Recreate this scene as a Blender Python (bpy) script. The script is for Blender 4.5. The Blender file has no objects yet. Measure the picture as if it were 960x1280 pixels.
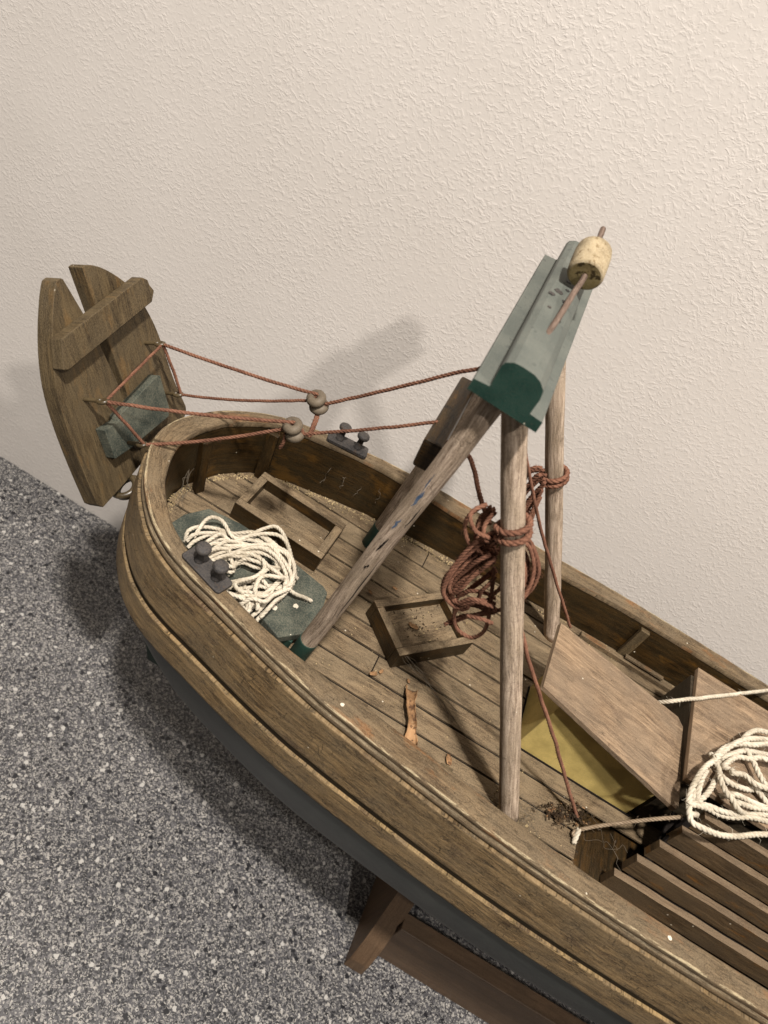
import bpy, bmesh, math, random
from mathutils import Vector, Matrix, noise as mnoise
random.seed(11)
S = 0.01                      # everything below is written in centimetres
sc = bpy.context.scene
col = sc.collection
R = math.radians

# ------------------------------------------------------------------ camera
cam_d = bpy.data.cameras.new('camera'); cam = bpy.data.objects.new('camera', cam_d); col.objects.link(cam)
cam_d.sensor_fit = 'VERTICAL'; cam_d.sensor_height = 36.0; cam_d.lens = 36.0 * 962 / 1280
cam_d.clip_start = 0.01; cam_d.clip_end = 50
cam.matrix_world = Matrix(((0.8479407, -0.5298686, -0.0153565, 0.0),
                           (0.3328887, 0.5548145, -0.7624736, -20.75 * S),
                           (0.4125308, 0.6414204, 0.6468371, 22.54 * S),
                           (0, 0, 0, 1)))
cam_d.dof.use_dof = True; cam_d.dof.focus_distance = 0.29; cam_d.dof.aperture_fstop = 20
sc.camera = cam

# ------------------------------------------------------------------ light: warm indoor spots and dim room light
w = bpy.data.worlds.new('World'); sc.world = w; w.use_nodes = True
bg = w.node_tree.nodes['Background']; bg.inputs[0].default_value = (1.0, 0.93, 0.875, 1); bg.inputs[1].default_value = 0.07
sc.view_settings.view_transform = 'Standard'; sc.view_settings.look = 'None'
sc.view_settings.exposure = 0.0; sc.view_settings.gamma = 1.0

def lamp(name, d, dist, size, power, colour, target=(3, 0, 2)):
    l = bpy.data.lights.new(name, 'AREA'); l.shape = 'DISK'; l.size = size; l.energy = power; l.color = colour
    o = bpy.data.objects.new(name, l); col.objects.link(o)
    d = Vector(d).normalized()
    o.location = (Vector(target) * S) - d * dist
    o.rotation_euler = d.to_track_quat('-Z', 'Y').to_euler()
    return o
lamp('ceiling_spot', (0.03, 0.37, -1.0), 1.5, 0.085, 38, (1.0, 0.932, 0.86))
lamp('ceiling_spot', (-0.49, 0.73, -1.0), 1.6, 0.06, 12.5, (1.0, 0.932, 0.865), (1, 5.0, 14.6))

# ------------------------------------------------------------------ node helper
class NT:
    def __init__(s, name):
        s.m = bpy.data.materials.new(name); s.m.use_nodes = True; s.t = s.m.node_tree
        s.b = s.t.nodes['Principled BSDF']
    def n(s, typ, inputs=None, **kw):
        nd = s.t.nodes.new(typ)
        for k, v in kw.items(): setattr(nd, k, v)
        for k, v in (inputs or {}).items():
            if hasattr(v, 'is_linked') or hasattr(v, 'links'): s.t.links.new(v, nd.inputs[k])
            else: nd.inputs[k].default_value = v
        return nd
    def link(s, a, b): s.t.links.new(a, b)
    def math(s, op, a, b=0.5, c=None, clamp=False):
        i = {0: a, 1: b}
        if c is not None: i[2] = c
        return s.n('ShaderNodeMath', i, operation=op, use_clamp=clamp).outputs[0]
    def mix(s, f, a, b, mode='MIX'):
        nd = s.n('ShaderNodeMix', None, data_type='RGBA', blend_type=mode)
        for idx, v in ((0, f), (6, a), (7, b)):
            if hasattr(v, 'links'): s.t.links.new(v, nd.inputs[idx])
            else: nd.inputs[idx].default_value = v
        return nd.outputs[2]
    def ramp(s, f, stops):
        nd = s.n('ShaderNodeValToRGB', {0: f}); e = nd.color_ramp.elements
        while len(e) < len(stops): e.new(0.5)
        for el, (p, c) in zip(e, stops):
            el.position = p; el.color = c if len(c) == 4 else (*c, 1)
        return nd.outputs[0]
    def sramp(s, f, lo, hi):            # smooth 0..1 between lo and hi
        return s.n('ShaderNodeMapRange', {0: f, 1: lo, 2: hi, 3: 0.0, 4: 1.0}, interpolation_type='SMOOTHSTEP').outputs[0]
    def noise(s, v, scale, detail=3.0, rough=0.55, dist=0.0):
        return s.n('ShaderNodeTexNoise', {'Vector': v, 'Scale': scale, 'Detail': detail, 'Roughness': rough, 'Distortion': dist}).outputs[0]
    def scale(s, v, xyz):
        return s.n('ShaderNodeVectorMath', {0: v, 1: xyz}, operation='MULTIPLY').outputs[0]
    def add(s, v, u):
        return s.n('ShaderNodeVectorMath', {0: v, 1: u}, operation='ADD').outputs[0]
    def uv(s):                          # centimetres on the surface, grain along u, shifted per object
        u = s.n('ShaderNodeUVMap').outputs[0]
        r = s.n('ShaderNodeObjectInfo').outputs['Random']
        c = s.n('ShaderNodeCombineXYZ', {0: s.math('MULTIPLY', r, 310.0), 1: s.math('MULTIPLY', r, 170.0), 2: s.math('MULTIPLY', r, 50.0)}).outputs[0]
        return s.add(u, c)
    def obj(s):                         # object coordinates in centimetres
        return s.scale(s.n('ShaderNodeTexCoord').outputs['Object'], (100, 100, 100))
    def bump(s, h, strength, dist_cm, nrm=None):
        i = {'Height': h, 'Strength': strength, 'Distance': dist_cm * S}
        if nrm is not None: i['Normal'] = nrm
        return s.n('ShaderNodeBump', i).outputs[0]
    def out(s, colour, rough, normal=None, spec=0.3):
        for k, v in (('Base Color', colour), ('Roughness', rough), ('Normal', normal), ('Specular IOR Level', spec)):
            if v is None: continue
            if hasattr(v, 'links'): s.link(v, s.b.inputs[k])
            else: s.b.inputs[k].default_value = v if k != 'Base Color' or len(v) == 4 else (*v, 1)
        return s.m
def c4(c, k=1.0): return (c[0] * k, c[1] * k, c[2] * k, 1.0)

def flecks(t, v, scale, keep, size):    # sparse irregular specks of dust and paint
    vd = t.n('ShaderNodeTexVoronoi', {'Vector': v, 'Scale': scale}, feature='F1')
    rnd = t.n('ShaderNodeSeparateColor', {0: vd.outputs['Color']}).outputs[0]
    sel = t.math('GREATER_THAN', rnd, 1 - keep)
    return t.math('MULTIPLY', sel, t.math('LESS_THAN', vd.outputs['Distance'], size))

def wood(name, dark, light, rough=0.6, grain=(0.35, 9.0), contrast=1.0, dust=None, dust_amt=0.0, crack=0.0, stain=None, stain_amt=0.0,
         fleck=0.06, bump=0.5, spec=0.25, wear=None, lines=0.6):
    t = NT(name); v = t.uv()
    wob = t.noise(t.scale(v, (0.25, 0.5, 1)), 1.0, 2.0)
    vw = t.add(v, t.n('ShaderNodeCombineXYZ', {1: t.math('MULTIPLY', wob, 0.5)}).outputs[0])
    g1 = t.noise(t.scale(vw, (grain[0], grain[1], 1)), 1.0, 4.0, 0.62)
    g2 = t.noise(t.scale(vw, (grain[0] * 3, grain[1] * 3.2, 1)), 1.0, 4.0, 0.7)
    gl = t.noise(t.scale(t.add(vw, (31.0, 17.0, 0)), (grain[0] * 0.9, grain[1] * 0.95, 1)), 1.0, 3.0, 0.6)
    gl2 = t.noise(t.scale(t.add(vw, (11.0, 57.0, 0)), (grain[0] * 2.4, grain[1] * 2.3, 1)), 1.0, 3.0, 0.6)
    gate0 = t.sramp(t.noise(t.scale(v, (0.6, 1.5, 1)), 1.0, 3.0), 0.36, 0.58)
    glm = t.math('MULTIPLY', t.math('MAXIMUM', t.sramp(t.math('ABSOLUTE', t.math('SUBTRACT', gl, 0.5)), 0.035, 0.0), t.math('MULTIPLY', t.sramp(t.math('ABSOLUTE', t.math('SUBTRACT', gl2, 0.5)), 0.05, 0.0), 0.7)), t.math('MULTIPLY', gate0, lines))
    blot = t.noise(v, 0.55, 4.0, 0.6)
    fine = t.noise(v, 22.0, 3.0, 0.7)
    g = t.math('ADD', t.math('MULTIPLY', g1, 0.5), t.math('MULTIPLY', g2, 0.5))
    f = t.sramp(g, 0.5 - 0.125 / contrast, 0.5 + 0.125 / contrast)
    c = t.mix(f, c4(dark), c4(light))
    c = t.mix(t.math('MULTIPLY', t.sramp(blot, 0.40, 0.68), 0.45), c, c4(dark, 0.75))
    if stain is not None:
        st = t.noise(t.scale(v, (0.45, 1.3, 1)), 1.0, 4.0, 0.65)
        c = t.mix(t.math('MULTIPLY', t.sramp(st, 0.56, 0.66), stain_amt), c, c4(stain))
    c = t.mix(glm, c, c4(dark, 0.55))
    r = rough; rr = t.math('ADD', t.math('MULTIPLY', g2, 0.25), rough - 0.1)
    h = t.math('SUBTRACT', t.math('ADD', t.math('MULTIPLY', g1, 0.4), t.math('MULTIPLY', g2, 0.5)), t.math('MULTIPLY', glm, 0.35))
    if crack > 0:                        # short checks along and across the grain
        n1 = t.noise(t.scale(vw, (1.1, 15.0, 1)), 1.0, 2.0, 0.5)
        line = t.sramp(t.math('ABSOLUTE', t.math('SUBTRACT', n1, 0.5)), 0.022, 0.0)
        gate = t.sramp(t.noise(t.scale(v, (0.8, 1.6, 1)), 1.0, 3.0), 0.48, 0.60)
        n2 = t.n('ShaderNodeTexVoronoi', {'Vector': t.add(t.scale(v, (2.6, 4.2, 1)), t.scale(t.n('ShaderNodeTexNoise', {'Vector': v, 'Scale': 3.0}).outputs[1], (1.2, 1.2, 1.2))), 'Scale': 1.0}, feature='DISTANCE_TO_EDGE').outputs['Distance']
        gate2 = t.sramp(t.noise(v, 0.9, 3.0), 0.48, 0.60)
        cr = t.math('MAXIMUM', t.math('MULTIPLY', line, gate), t.math('MULTIPLY', t.math('MULTIPLY', t.sramp(n2, 0.045, 0.0), gate2), 0.8))
        cr = t.math('MULTIPLY', cr, crack)
        c = t.mix(cr, c, c4(dark, 0.28)); h = t.math('SUBTRACT', h, t.math('MULTIPLY', cr, 0.8))
    if dust is not None:
        dn = t.math('ADD', t.math('MULTIPLY', blot, 0.5), t.math('MULTIPLY', fine, 0.5))
        dm = t.math('MULTIPLY', t.sramp(dn, 0.36, 0.62), dust_amt)
        c = t.mix(dm, c, c4(dust)); rr = t.math('MAXIMUM', rr, t.math('MULTIPLY', dm, 0.95))
    if wear is not None:                 # pale paint left along one edge: (v position, half width, colour, amount)
        sep = t.n('ShaderNodeSeparateXYZ', {0: t.n('ShaderNodeUVMap').outputs[0]})
        wn = t.noise(t.scale(v, (0.9, 3.0, 1)), 1.0, 5.0, 0.75)
        off = t.math('ABSOLUTE', t.math('SUBTRACT', t.math('ADD', sep.outputs[1], t.math('MULTIPLY', t.math('SUBTRACT', wn, 0.5), 0.12)), wear[0]))
        wm = t.math('MULTIPLY', t.sramp(off, wear[1], wear[1] * 0.45), t.sramp(t.noise(t.scale(v, (1.2, 9.0, 1)), 1.0, 5.0, 0.8), 0.46, 0.55))
        c = t.mix(t.math('MULTIPLY', wm, wear[3]), c, c4(wear[2]))
    if fleck > 0:
        fl = flecks(t, v, 2.3, fleck, 0.075)
        c = t.mix(t.math('MULTIPLY', fl, 0.8), c, (0.62, 0.56, 0.44, 1))
        fd = flecks(t, t.add(v, (7.7, 3.1, 0)), 3.1, fleck * 1.3, 0.09)
        c = t.mix(t.math('MULTIPLY', fd, 0.7), c, c4(dark, 0.4))
    c = t.mix(0.45, c, t.n('ShaderNodeCombineColor', {0: fine, 1: fine, 2: fine}).outputs[0], 'OVERLAY')
    h = t.math('ADD', h, t.math('MULTIPLY', fine, 0.35))
    return t.out(c, rr, t.bump(h, bump, 0.035), spec)

def paint(name, base, rough=0.6, dust=(0.30, 0.28, 0.23), dust_amt=0.3, vary=0.25, spec=0.3, bump=0.25, fleck=0.08, chip=None, chip_amt=0.0, chip_at=0.58, chip_scale=2.2):
    t = NT(name); v = t.obj()
    b = t.noise(v, 0.8, 4.0, 0.6); fi = t.noise(v, 18.0, 4.0, 0.7)
    c = t.mix(t.sramp(b, 0.35, 0.68), c4(base, 1 - vary), c4(base, 1 + vary))
    dm = t.math('MULTIPLY', t.sramp(t.math('ADD', t.math('MULTIPLY', b, 0.4), t.math('MULTIPLY', fi, 0.6)), 0.42, 0.62), dust_amt)
    c = t.mix(dm, c, c4(dust))
    if chip is not None:
        cn = t.noise(v, chip_scale, 5.0, 0.65)
        c = t.mix(t.math('MULTIPLY', t.sramp(cn, chip_at, chip_at + 0.05), chip_amt), c, c4(chip))
    if fleck > 0: c = t.mix(t.math('MULTIPLY', flecks(t, v, 2.0, fleck, 0.08), 0.8), c, (0.6, 0.55, 0.44, 1))
    return t.out(c, t.math('ADD', t.math('MULTIPLY', fi, 0.25), rough - 0.12), t.bump(t.math('ADD', fi, t.math('MULTIPLY', b, 0.6)), bump, 0.02), spec)

def fibre(name, a, b, along=5.0):
    t = NT(name); v = t.uv()
    n1 = t.noise(t.scale(v, (1.5, 3.0, 1)), along, 4.0, 0.7); n2 = t.noise(t.obj(), 1.1, 3.0)
    c = t.mix(t.sramp(t.math('ADD', t.math('MULTIPLY', n1, 0.6), t.math('MULTIPLY', n2, 0.4)), 0.34, 0.64), c4(a), c4(b))
    return t.out(c, 0.9, t.bump(t.noise(t.scale(v, (3, 14, 1)), 3.0, 3.0, 0.7), 0.5, 0.02), 0.12)

M = {}
M['deck'] = wood('deck_wood', (0.0570, 0.0357, 0.0190), (0.2049, 0.1460, 0.0838), 0.78, (0.5, 5.0), 0.9, (0.2315, 0.1786, 0.1118), 0.55, 0.6, (0.0414, 0.0248, 0.0129), 0.55, 0.20, 0.9)
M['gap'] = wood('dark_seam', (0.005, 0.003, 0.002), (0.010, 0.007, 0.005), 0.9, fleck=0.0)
M['strake'] = wood('oiled_strake_wood', (0.0534, 0.0311, 0.0125), (0.2944, 0.1937, 0.0888), 0.62, (0.4, 4.6), 0.85, (0.2769, 0.2055, 0.1182), 0.45, 1.0, (0.0359, 0.0165, 0.0080), 0.85, 0.05, 1.2, 0.22, wear=(0.0, 0.055, (0.3036, 0.2147, 0.0978), 0.4), lines=0.8)
M['cap'] = wood('rail_cap_wood', (0.0640, 0.0407, 0.0212), (0.1890, 0.1320, 0.0734), 0.7, (0.5, 5), 0.9, (0.1990, 0.1559, 0.1005), 0.5, 0.6, (0.2130, 0.0864, 0.0251), 0.65, 0.14, 1.0, 0.2, wear=(0.0, 0.075, (0.5330, 0.4478, 0.2831), 0.5))
M['band'] = wood('dark_wale_wood', (0.019, 0.015, 0.008), (0.0500, 0.0358, 0.0232), 0.6, (0.35, 5), 1.0, (0.0970, 0.0765, 0.0483), 0.2, 0.3, fleck=0.03)
M['varnish'] = wood('varnished_bulwark_wood', (0.007, 0.004, 0.0012), (0.0400, 0.0199, 0.0048), 0.36, (0.4, 4), 0.9, (0.1070, 0.0784, 0.0377), 0.16, 0.3, (0.1450, 0.0646, 0.0087), 0.3, 0.14, 0.5, 0.3)
M['roof'] = wood('pale_roof_wood', (0.1020, 0.0625, 0.0357), (0.3200, 0.2234, 0.1371), 0.75, (0.28, 3.0), 0.75, (0.2720, 0.2105, 0.1468), 0.4, 0.35, (0.0820, 0.0506, 0.0309), 0.7, 0.14, 0.9, lines=0.75)
M['slat'] = wood('dusty_slat_wood', (0.0782, 0.0490, 0.0279), (0.1776, 0.1257, 0.0772), 0.7, (0.4, 6), 0.9, (0.1981, 0.1535, 0.1009), 0.4, 0.2, fleck=0.12)  # lath tops: dust, and overhead light painted in as a lighter tone
M['slat_side'] = wood('dark_slat_wood', (0.0403, 0.0240, 0.0113), (0.1263, 0.0809, 0.0399), 0.55, (0.4, 4), 0.9, (0.1389, 0.1022, 0.0631), 0.35, 0.3, (0.1649, 0.0685, 0.0096), 0.85, 0.14, 0.7)  # other lath faces: shade painted in as a darker tone, amber varnish stain
M['dowel'] = wood('weathered_dowel_wood', (0.1647, 0.1163, 0.0802), (0.5734, 0.4542, 0.3535), 0.85, (0.4, 7), 0.9, (0.4380, 0.3537, 0.2463), 0.35, 0.5, (0.0891, 0.0508, 0.0272), 0.45, 0.03, 0.8, 0.12, lines=0.42)
M['board'] = wood('olive_board_wood', (0.0252, 0.0159, 0.0073), (0.1134, 0.0793, 0.0381), 0.62, (0.4, 4.5), 0.85, (0.1470, 0.1109, 0.0624), 0.45, 0.3, (0.1789, 0.0875, 0.0187), 0.35, 0.07, 0.8, 0.25)
M['stand'] = wood('brown_stand_wood', (0.0680, 0.0389, 0.0208), (0.1224, 0.0755, 0.0425), 0.5, (0.3, 4), 0.7, (0.1400, 0.0993, 0.0642), 0.25, 0.0, (0.1552, 0.0914, 0.0495), 0.35, 0.05, 0.35, 0.3, lines=0.2)
M['slate'] = paint('slate_hull_paint', (0.022, 0.0265, 0.0245), 0.5, (0.050, 0.050, 0.043), 0.35, 0.12, 0.35, 0.15, 0.03)
M['green'] = paint('dark_green_paint', (0.008, 0.034, 0.025), 0.55, (0.05, 0.06, 0.045), 0.3, 0.25, 0.3, 0.5, 0.05, (0.10, 0.09, 0.06), 0.6, 0.66, 2.0)
M['bench'] = paint('dusty_green_paint', (0.034, 0.043, 0.035), 0.75, (0.150, 0.142, 0.105), 0.6, 0.25, 0.25, 0.28, 0.22)
M['sage'] = paint('grey_green_paint', (0.094, 0.104, 0.092), 0.66, (0.140, 0.138, 0.116), 0.4, 0.10, 0.2, 0.8, 0.05, (0.050, 0.056, 0.052), 0.55, 0.60, 3.2)
M['iron'] = paint('black_iron_paint', (0.022, 0.021, 0.022), 0.62, (0.095, 0.080, 0.066), 0.55, 0.35, 0.35, 0.9, 0.06, (0.075, 0.048, 0.030), 0.5, 0.60, 3.0)
M['yellow'] = paint('yellow_cabin_paint', (0.520, 0.400, 0.135), 0.6, (0.36, 0.29, 0.13), 0.45, 0.25, 0.3, 0.8, 0.04)
M['brass'] = paint('tarnished_brass', (0.060, 0.043, 0.021), 0.35, (0.12, 0.09, 0.05), 0.3, 0.3, 0.6, 0.2, 0.0)
M['clay'] = paint('grey_brown_bead', (0.110, 0.086, 0.060), 0.6, (0.18, 0.15, 0.11), 0.4, 0.2, 0.3, 0.3, 0.0)
M['cork'] = paint('pale_cork', (0.310, 0.245, 0.150), 0.85, (0.44, 0.37, 0.255), 0.6, 0.35, 0.2, 1.0, 0.0, (0.15, 0.10, 0.045), 0.7, 0.56, 5.0)
M['corkend'] = paint('pitted_cork_end', (0.330, 0.250, 0.110), 0.8, (0.45, 0.37, 0.20), 0.5, 0.4, 0.2, 0.9, 0.0, (0.05, 0.033, 0.014), 0.9, 0.53, 3.5)
M['leaf'] = paint('dry_leaf', (0.235, 0.125, 0.056), 0.8, (0.40, 0.27, 0.15), 0.5, 0.5, 0.2, 1.0, 0.0, (0.06, 0.03, 0.016), 0.85, 0.55, 4.5)
M['blue'] = paint('blue_paint_mark', (0.05, 0.09, 0.16), 0.6, (0.2, 0.2, 0.2), 0.4, 0.3, 0.3, 0.3, 0.0)
M['chalk'] = paint('white_paint_fleck', (0.62, 0.57, 0.46), 0.7, (0.5, 0.3, 0.2), 0.3, 0.2, 0.3, 0.3, 0.0)
M['dirt'] = paint('dark_debris', (0.035, 0.022, 0.012), 0.85, (0.12, 0.075, 0.035), 0.4, 0.6, 0.2, 0.8, 0.0)
M['crumb'] = paint('pale_crumbs', (0.330, 0.245, 0.125), 0.85, (0.45, 0.38, 0.25), 0.5, 0.4, 0.15, 0.3, 0.0)
M['web'] = paint('grey_cobweb', (0.11, 0.09, 0.065), 0.9, (0.16, 0.15, 0.13), 0.2, 0.1, 0.1, 0.0, 0.0)
M['pin'] = wood('brown_pin_wood', (0.085, 0.055, 0.040), (0.225, 0.165, 0.130), 0.8, (0.8, 9), 0.9, fleck=0.0)
M['white'] = fibre('cotton_cord', (0.340, 0.295, 0.220), (0.590, 0.535, 0.435))
M['red'] = fibre('red_twine', (0.095, 0.043, 0.028), (0.225, 0.110, 0.070))
M['twine'] = fibre('tan_twine', (0.200, 0.145, 0.095), (0.340, 0.265, 0.185))

def wall_mat():
    t = NT('stucco_wall'); v = t.obj()
    w1 = t.n('ShaderNodeTexNoise', {'Vector': v, 'Scale': 1.8, 'Detail': 2.0}).outputs[1]
    vv = t.scale(t.add(v, t.scale(w1, (0.5, 0.5, 0.5))), (0.85, 1.0, 1.15))
    a = t.noise(vv, 3.3, 3.0, 0.5, 0.4); b = t.noise(vv, 5.8, 2.0, 0.5, 0.2); g = t.noise(v, 16.0, 2.0)
    r1 = t.sramp(t.math('ABSOLUTE', t.math('SUBTRACT', a, 0.5)), 0.12, 0.0)
    r2 = t.sramp(b, 0.40, 0.68)
    dens = t.sramp(t.noise(v, 0.16, 2.0), 0.35, 0.65)
    h = t.math('ADD', t.math('MULTIPLY', t.math('MULTIPLY', r1, r2), 0.9), t.math('ADD', t.math('MULTIPLY', r2, 0.45), t.math('MULTIPLY', g, 0.10)))
    h = t.math('MULTIPLY', h, t.math('ADD', 0.55, t.math('MULTIPLY', dens, 0.6)))
    c = t.mix(t.sramp(t.noise(v, 0.10, 4.0, 0.6), 0.25, 0.75), (0.615, 0.573, 0.530, 1), (0.655, 0.613, 0.571, 1))
    return t.out(c, 0.75, t.bump(h, 0.26, 0.032), 0.2)
def counter_mat():
    t = NT('speckled_counter'); v = t.obj()
    wv = t.n('ShaderNodeTexNoise', {'Vector': v, 'Scale': 7.0, 'Detail': 4.0}).outputs[1]
    vv = t.add(v, t.scale(wv, (0.26, 0.26, 0.26)))
    def cells(sc_, off):
        vd = t.n('ShaderNodeTexVoronoi', {'Vector': t.add(vv, off), 'Scale': sc_}, feature='F1')
        s3 = t.n('ShaderNodeSeparateColor', {0: vd.outputs['Color']})
        return s3.outputs[0], s3.outputs[1], vd.outputs['Distance']
    r, g, d = cells(11.5, (0, 0, 0))
    c = t.n('ShaderNodeValToRGB', {0: r}); c.color_ramp.interpolation = 'CONSTANT'
    st = [(0.0, (0.0142, 0.0143, 0.0166)), (0.12, (0.0395, 0.0389, 0.0416)), (0.34, (0.0671, 0.0659, 0.0699)), (0.64, (0.0987, 0.0960, 0.0990)), (0.81, (0.1777, 0.1707, 0.1646)), (0.92, (0.3316, 0.3136, 0.2869))]
    e = c.color_ramp.elements
    while len(e) < len(st): e.new(0.5)
    for el, (p, k) in zip(e, st): el.position = p; el.color = (*k, 1)
    c = c.outputs[0]
    r2, g2, d2 = cells(17.0, (3.3, 1.7, 0.4))
    c = t.mix(t.math('GREATER_THAN', r2, 0.84), c, (0.2606, 0.2500, 0.2328, 1))
    c = t.mix(t.math('LESS_THAN', r2, 0.12), c, (0.0158, 0.0159, 0.0183, 1))
    r3, g3, d3 = cells(3.3, (9.1, 4.2, 0.2))
    big = t.math('MULTIPLY', t.math('GREATER_THAN', r3, 0.93), t.math('LESS_THAN', d3, 0.38))
    c = t.mix(big, c, (0.3790, 0.3651, 0.3410, 1))
    blk = t.math('MULTIPLY', t.math('LESS_THAN', r3, 0.09), t.math('LESS_THAN', d3, 0.40))
    c = t.mix(blk, c, (0.0095, 0.0095, 0.0117, 1))
    return t.out(c, t.math('ADD', 0.26, t.math('MULTIPLY', t.noise(v, 1.2, 4.0, 0.7), 0.22)), t.bump(t.noise(v, 9.0, 2.0), 0.10, 0.02), 0.4)
M['wall'] = wall_mat(); M['counter'] = counter_mat()
M['cap_side'] = wood('rail_moulding_wood', (0.060, 0.038, 0.019), (0.205, 0.142, 0.078), 0.68, (0.22, 11), 1.0, (0.28, 0.225, 0.15), 0.35, 0.5, None, 0, 0.05, 0.9, 0.2, wear=(0.22, 0.10, (0.50, 0.42, 0.28), 0.3), lines=0.8)
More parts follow.
